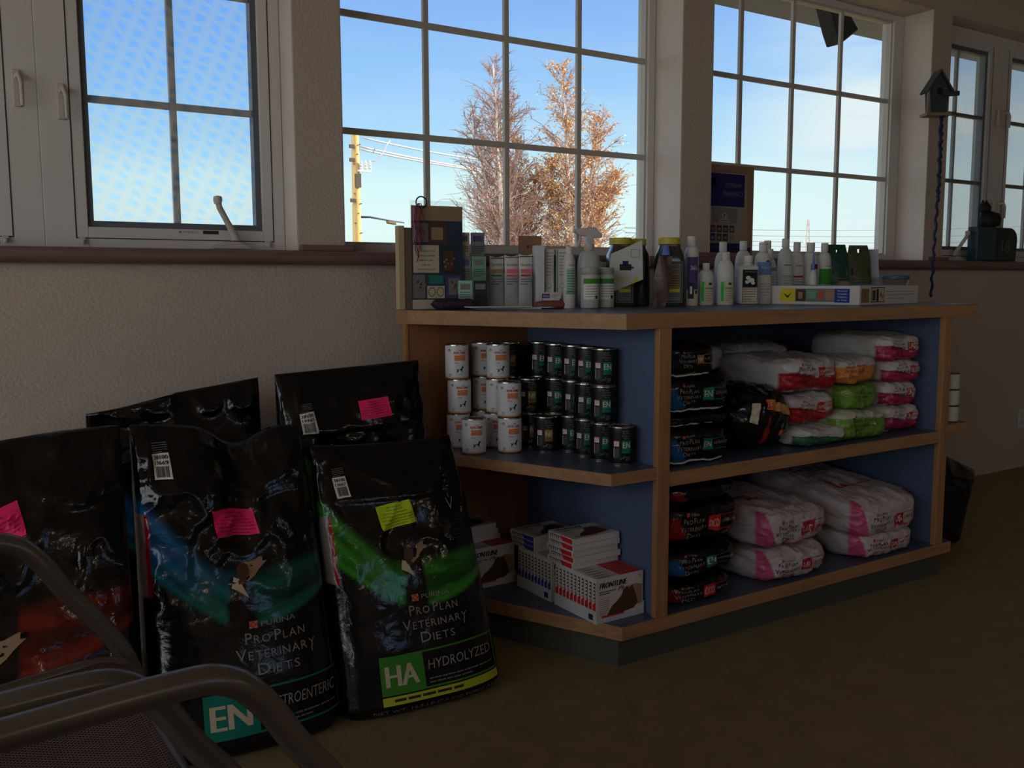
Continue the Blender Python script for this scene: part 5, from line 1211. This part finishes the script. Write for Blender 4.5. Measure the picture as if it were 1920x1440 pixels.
# ------------------------------------------------------------ on the sill and piers
t = thing('notice_board', 'pine-framed notice board with a blue panel and thumbnails, leaning in the right-hand big window', 'notice board', (2.985, 2.90, SILL+.001), 0)
fw, fh = .300, .392
m_ = MB(); m_.box((-fw/2, -.01, 0), (-fw/2+.022, .01, fh)); m_.box((fw/2-.042, -.01, 0), (fw/2, .01, fh)); m_.box((-fw/2+.022, -.01, fh-.030), (fw/2-.042, .01, fh)); m_.box((-fw/2+.022, -.01, 0), (fw/2-.042, .01, .040))
m_.build('frame', mat('board_pine', rgb(150, 116, 92), .55, var=((30, 30, 4), .15)), t, bevel=.002)
MB().box((-fw/2+.022, -.004, .040), (fw/2-.042, .008, fh-.030)).build('board', mat('board_beige', rgb(150, 136, 126), .7), t)
P = Print(); P.rect(-.118, .218, .098, .356, 'navy'); P.text('VETERINARY', .03, .300, .018, 'grey', width=.10); P.text('PHARMACY', .03, .262, .022, 'grey', width=.12); P.rect(-.112, .300, -.078, .336, 'gold'); P.rect(-.092, .146, .056, .212, 'grey'); P.text('12', -.02, .168, .024, 'cream', width=.03); P.frame(-.05, .152, .01, .164, .002, 'cream')
for r_ in range(2):
    for c_ in range(4): P.rect(-.104+.038*c_, .108-.036*r_, -.074+.038*c_, .138-.036*r_, ('maroon', 'charcoal', 'charcoal', 'brown', 'navy', 'brown', 'charcoal', 'tan')[r_*4+c_]); P.rect(-.098+.038*c_, .114-.036*r_, -.080+.038*c_, .128-.036*r_, 'grey', layer=3)
P.rect(-.120, .046, .080, .062, 'navy'); P.build('board_print', flat_fn((0, -.004, 0), (1, 0, 0), (0, 0, 1), (0, -1, 0)), t)
MB().box((-.11, -.016, .022), (.13, -.0105, .045)).build('lower_plate', INK['navy'], t, bevel=.001)
# bird-house ornament hung on the pier, cord below
t = thing('bird_house', 'small dark wooden bird house ornament hung on the pier between the windows', 'bird house', (4.175, 2.715, 1.860), -.55)
t.scale = (.74, .74, 1.0)
dkw = mat('dark_stained_wood', rgb(52, 56, 54), .7, var=((20, 20, 20), .25)); lt = mat('pale_wood', rgb(130, 114, 96), .7)
MB().prism([(-.052, 0), (.052, 0), (.062, .105), (0, .185), (-.062, .105)], -.038, .038, axis='y').build('body', dkw, t, bevel=.002)
m_ = MB(); m_.prism([(0, .200), (.088, .098), (.080, .092), (0, .186)], -.055, .055, axis='y'); m_.prism([(0, .200), (-.088, .098), (-.080, .092), (0, .186)], -.055, .055, axis='y'); m_.build('roof', dkw, t)
MB().box((-.085, -.055, -.014), (.075, .050, -.0005)).build('floor_board', lt, t, bevel=.002)
MB().box((-.080, -.050, .0), (-.068, -.036, .100)).build('corner_post', lt, t)
MB().tube([(.020, -.040, .085), (.120, -.050, .088)], .012, 12).build('perch', dkw, t, smooth=True, auto=60)
eh = MB().lathe([(.017, 0), (.017, .003)], 18).build('entrance_hole', INK['black'], t); eh.rotation_euler = (PI/2, 0, 0); eh.location = (0, -.0381, .10)
t = thing('hanging_cord', 'long blue braided cord hanging from the bird house down to the counter', 'cord', (4.190, 2.70, 1.848))
m_ = MB(); R_ = random.Random(2)
for s_ in range(2):
    pts = []
    for k in range(60):
        u = k/59; z = -.86*u if s_ == 0 else -.42*u
        pts.append((.008*math.sin(u*5+s_*2.2)+(.022*math.sin(u*PI) if s_ else 0)+.003*math.sin(k*1.3), .0+.004*math.cos(k*1.3), z))
    m_.tube(pts, [.0065+.0015*math.sin(k*2.4) for k in range(60)], 8)
m_.build('cord', mat('blue_cord', rgb(40, 48, 86), .8, bump=(160, .6, 2), var=((200, 200, 90), .5)), t, smooth=True)
# planter ornament with 18 on the right-hand sill
t = thing('sill_ornament', "dark teal sill ornament with a rounded '18' plaque and a small figure", 'ornament', (4.93, 2.835, SILL+.001), -.1)
orn = mat('dark_teal_glaze', rgb(34, 66, 74), .4, spec=.5); orn2 = mat('dark_green_glaze', rgb(30, 44, 42), .4)
MB().box((-.165, -.030, 0), (-.01, .035, .182)).build('box', orn, t, bevel=.008)
pl = [(.0, 0), (.165, 0), (.172, .10)]+[(.110+.062*math.cos(a*PI/12), .118+.062*math.sin(a*PI/12)) for a in range(0, 7)]+[(.0, .180)]
MB().prism(pl, -.022, .028, axis='y').build('plaque', orn2, t, bevel=.005)
P = Print(); P.text('18', .075, .050, .062, 'grey', width=.070, bold=.002); P.build('number', flat_fn((0, -.022, 0), (1, 0, 0), (0, 0, 1), (0, -1, 0)), t)
m_ = MB(); m_.lathe([(.0, .182), (.045, .186), (.050, .22), (.030, .262), (.0, .27)], 16, (-.055, 0, 0), cap=False); m_.lathe([(.0, .250), (.030, .262), (.034, .285), (.020, .308), (.0, .312)], 14, (-.085, 0, 0), cap=False); m_.lathe([(.0, .182), (.026, .190), (.034, .225), (.022, .255), (.0, .262)], 12, (.002, 0, 0), cap=False)
for dx in (-.100, -.072): m_.lathe([(.009, .300), (.006, .318), (.0, .326)], 8, (dx, 0, 0), cap=False)
m_.build('figure', mat('figure_black', rgb(26, 26, 28), .6, bump=(90, .5, 3)), t, smooth=True)

# ------------------------------------------------------------ sling armchairs at the left
sling = bpy.data.materials.new('sling_mesh'); sling.use_nodes = True; T = sling.node_tree; p_ = T.nodes['Principled BSDF']; p_.inputs['Roughness'].default_value = .7
tcn = T.nodes.new('ShaderNodeTexCoord'); ck = T.nodes.new('ShaderNodeTexBrick'); ck.inputs['Scale'].default_value = 62; ck.inputs['Mortar Size'].default_value = .09; ck.inputs['Color1'].default_value = rgb(222, 196, 164); ck.inputs['Color2'].default_value = rgb(204, 178, 146); ck.inputs['Mortar'].default_value = rgb(40, 36, 32)
T.links.new(tcn.outputs['Object'], ck.inputs[0]); T.links.new(ck.outputs[0], p_.inputs['Base Color'])
def smooth_path(pts, n=6):
    P_ = [Vector(p) for p in pts]; out = []
    for i in range(len(P_)-1):
        a, b, c, d = P_[max(i-1, 0)], P_[i], P_[i+1], P_[min(i+2, len(P_)-1)]
        for k in range(n):
            t = k/n; out.append(.5*((2*b)+(c-a)*t+(2*a-5*b+4*c-d)*t*t+(3*b-a-3*c+d)*t**3))
    return out+[P_[-1]]
def chair(lab, x0, ya, yb, sa=(0, 0), sb=(0, 0)):
    """faces +X; arms at y = ya and yb; x0 = front of the seat"""
    t = thing('sling_armchair', lab, 'chair', (x0-.28, (ya+yb)/2, 0), 0, 'sling armchairs in a row')
    O = Vector((-(x0-.28), -(ya+yb)/2, 0))
    xs_ = x0
    for y, s_, (ax, az) in ((ya, 1, sa), (yb, -1, sb)):
        x0 = xs_+ax
        pts = smooth_path([(x0-.62, y, .635), (x0-.35, y, .648), (x0-.14, y, .660), (x0-.075, y, .655), (x0-.035, y, .622), (x0+.005, y, .560), (x0+.05, y, .50), (x0+.095, y, .42), (x0+.13, y, .28), (x0+.15, y, .02)])
        pts = [Vector((p.x, p.y, p.z+az*min(p.z/.5, 1))) for p in pts]
        MB().tube([p+O for p in pts], .0165, 14, flat=1.15).build('arm_and_front_leg', chair_m, t, smooth=True, auto=60)
        x0 = xs_
        pts = smooth_path([(x0-.62, y, .635), (x0-.66, y, .60), (x0-.62, y, .40), (x0-.60, y, .02)])
        MB().tube([p+O for p in pts], .015, 12).build('back_leg', chair_m, t, smooth=True, auto=60)
        yy = y+.045*s_
        pts = smooth_path([(x0+.02, yy, .405), (x0-.01, yy, .430), (x0-.10, yy, .430), (x0-.42, yy, .395), (x0-.50, yy, .42), (x0-.58, yy, .62), (x0-.68, yy, .98)])
        MB().tube([p+O for p in pts], .0125, 12).build('sling_rail', chair_m, t, smooth=True, auto=60)
    ya2, yb2 = min(ya, yb)+.045, max(ya, yb)-.045
    MB().tube([Vector((x0+.006, ya2+(yb2-ya2)*k/8, .418))+O for k in range(9)], .0115, 12).build('front_rail', chair_m, t, smooth=True)
    MB().tube([Vector((x0-.42, ya2-.045, .385))+O, Vector((x0-.42, yb2+.045, .385))+O], .0115, 12).build('rear_rail', chair_m, t, smooth=True)
    path = smooth_path([(x0+.004, 0, .4305), (x0-.03, 0, .440), (x0-.10, 0, .434), (x0-.42, 0, .402), (x0-.495, 0, .43), (x0-.573, 0, .62), (x0-.672, 0, .98)], 5)
    m_ = MB(); n_ = len(path)
    for k, p in enumerate(path):
        for j in range(9):
            q = j/8; m_.v.append(tuple(Vector((p.x, ya2+.010+(yb2-ya2-.02)*q, p.z-.012*math.sin(PI*q)*(.3 if k < 3 else 1)))+O))
    for k in range(n_-1):
        for j in range(8): a = k*9+j; m_.f.append((a, a+1, a+10, a+9)); m_.mi.append(0)
    o = m_.build('sling', sling, t, smooth=True); s = o.modifiers.new('solid', 'SOLIDIFY'); s.thickness = .003
    return t
chair('bronze-framed sling armchair before the far left sack, its mesh seat fully in view', .262, 1.085, 1.68, (-.015, -.034), (-.075, -.006))
chair('nearest bronze-framed sling armchair, only its far arm in view at the bottom left', .335, .375, .975, (0, -.010), (0, -.010))
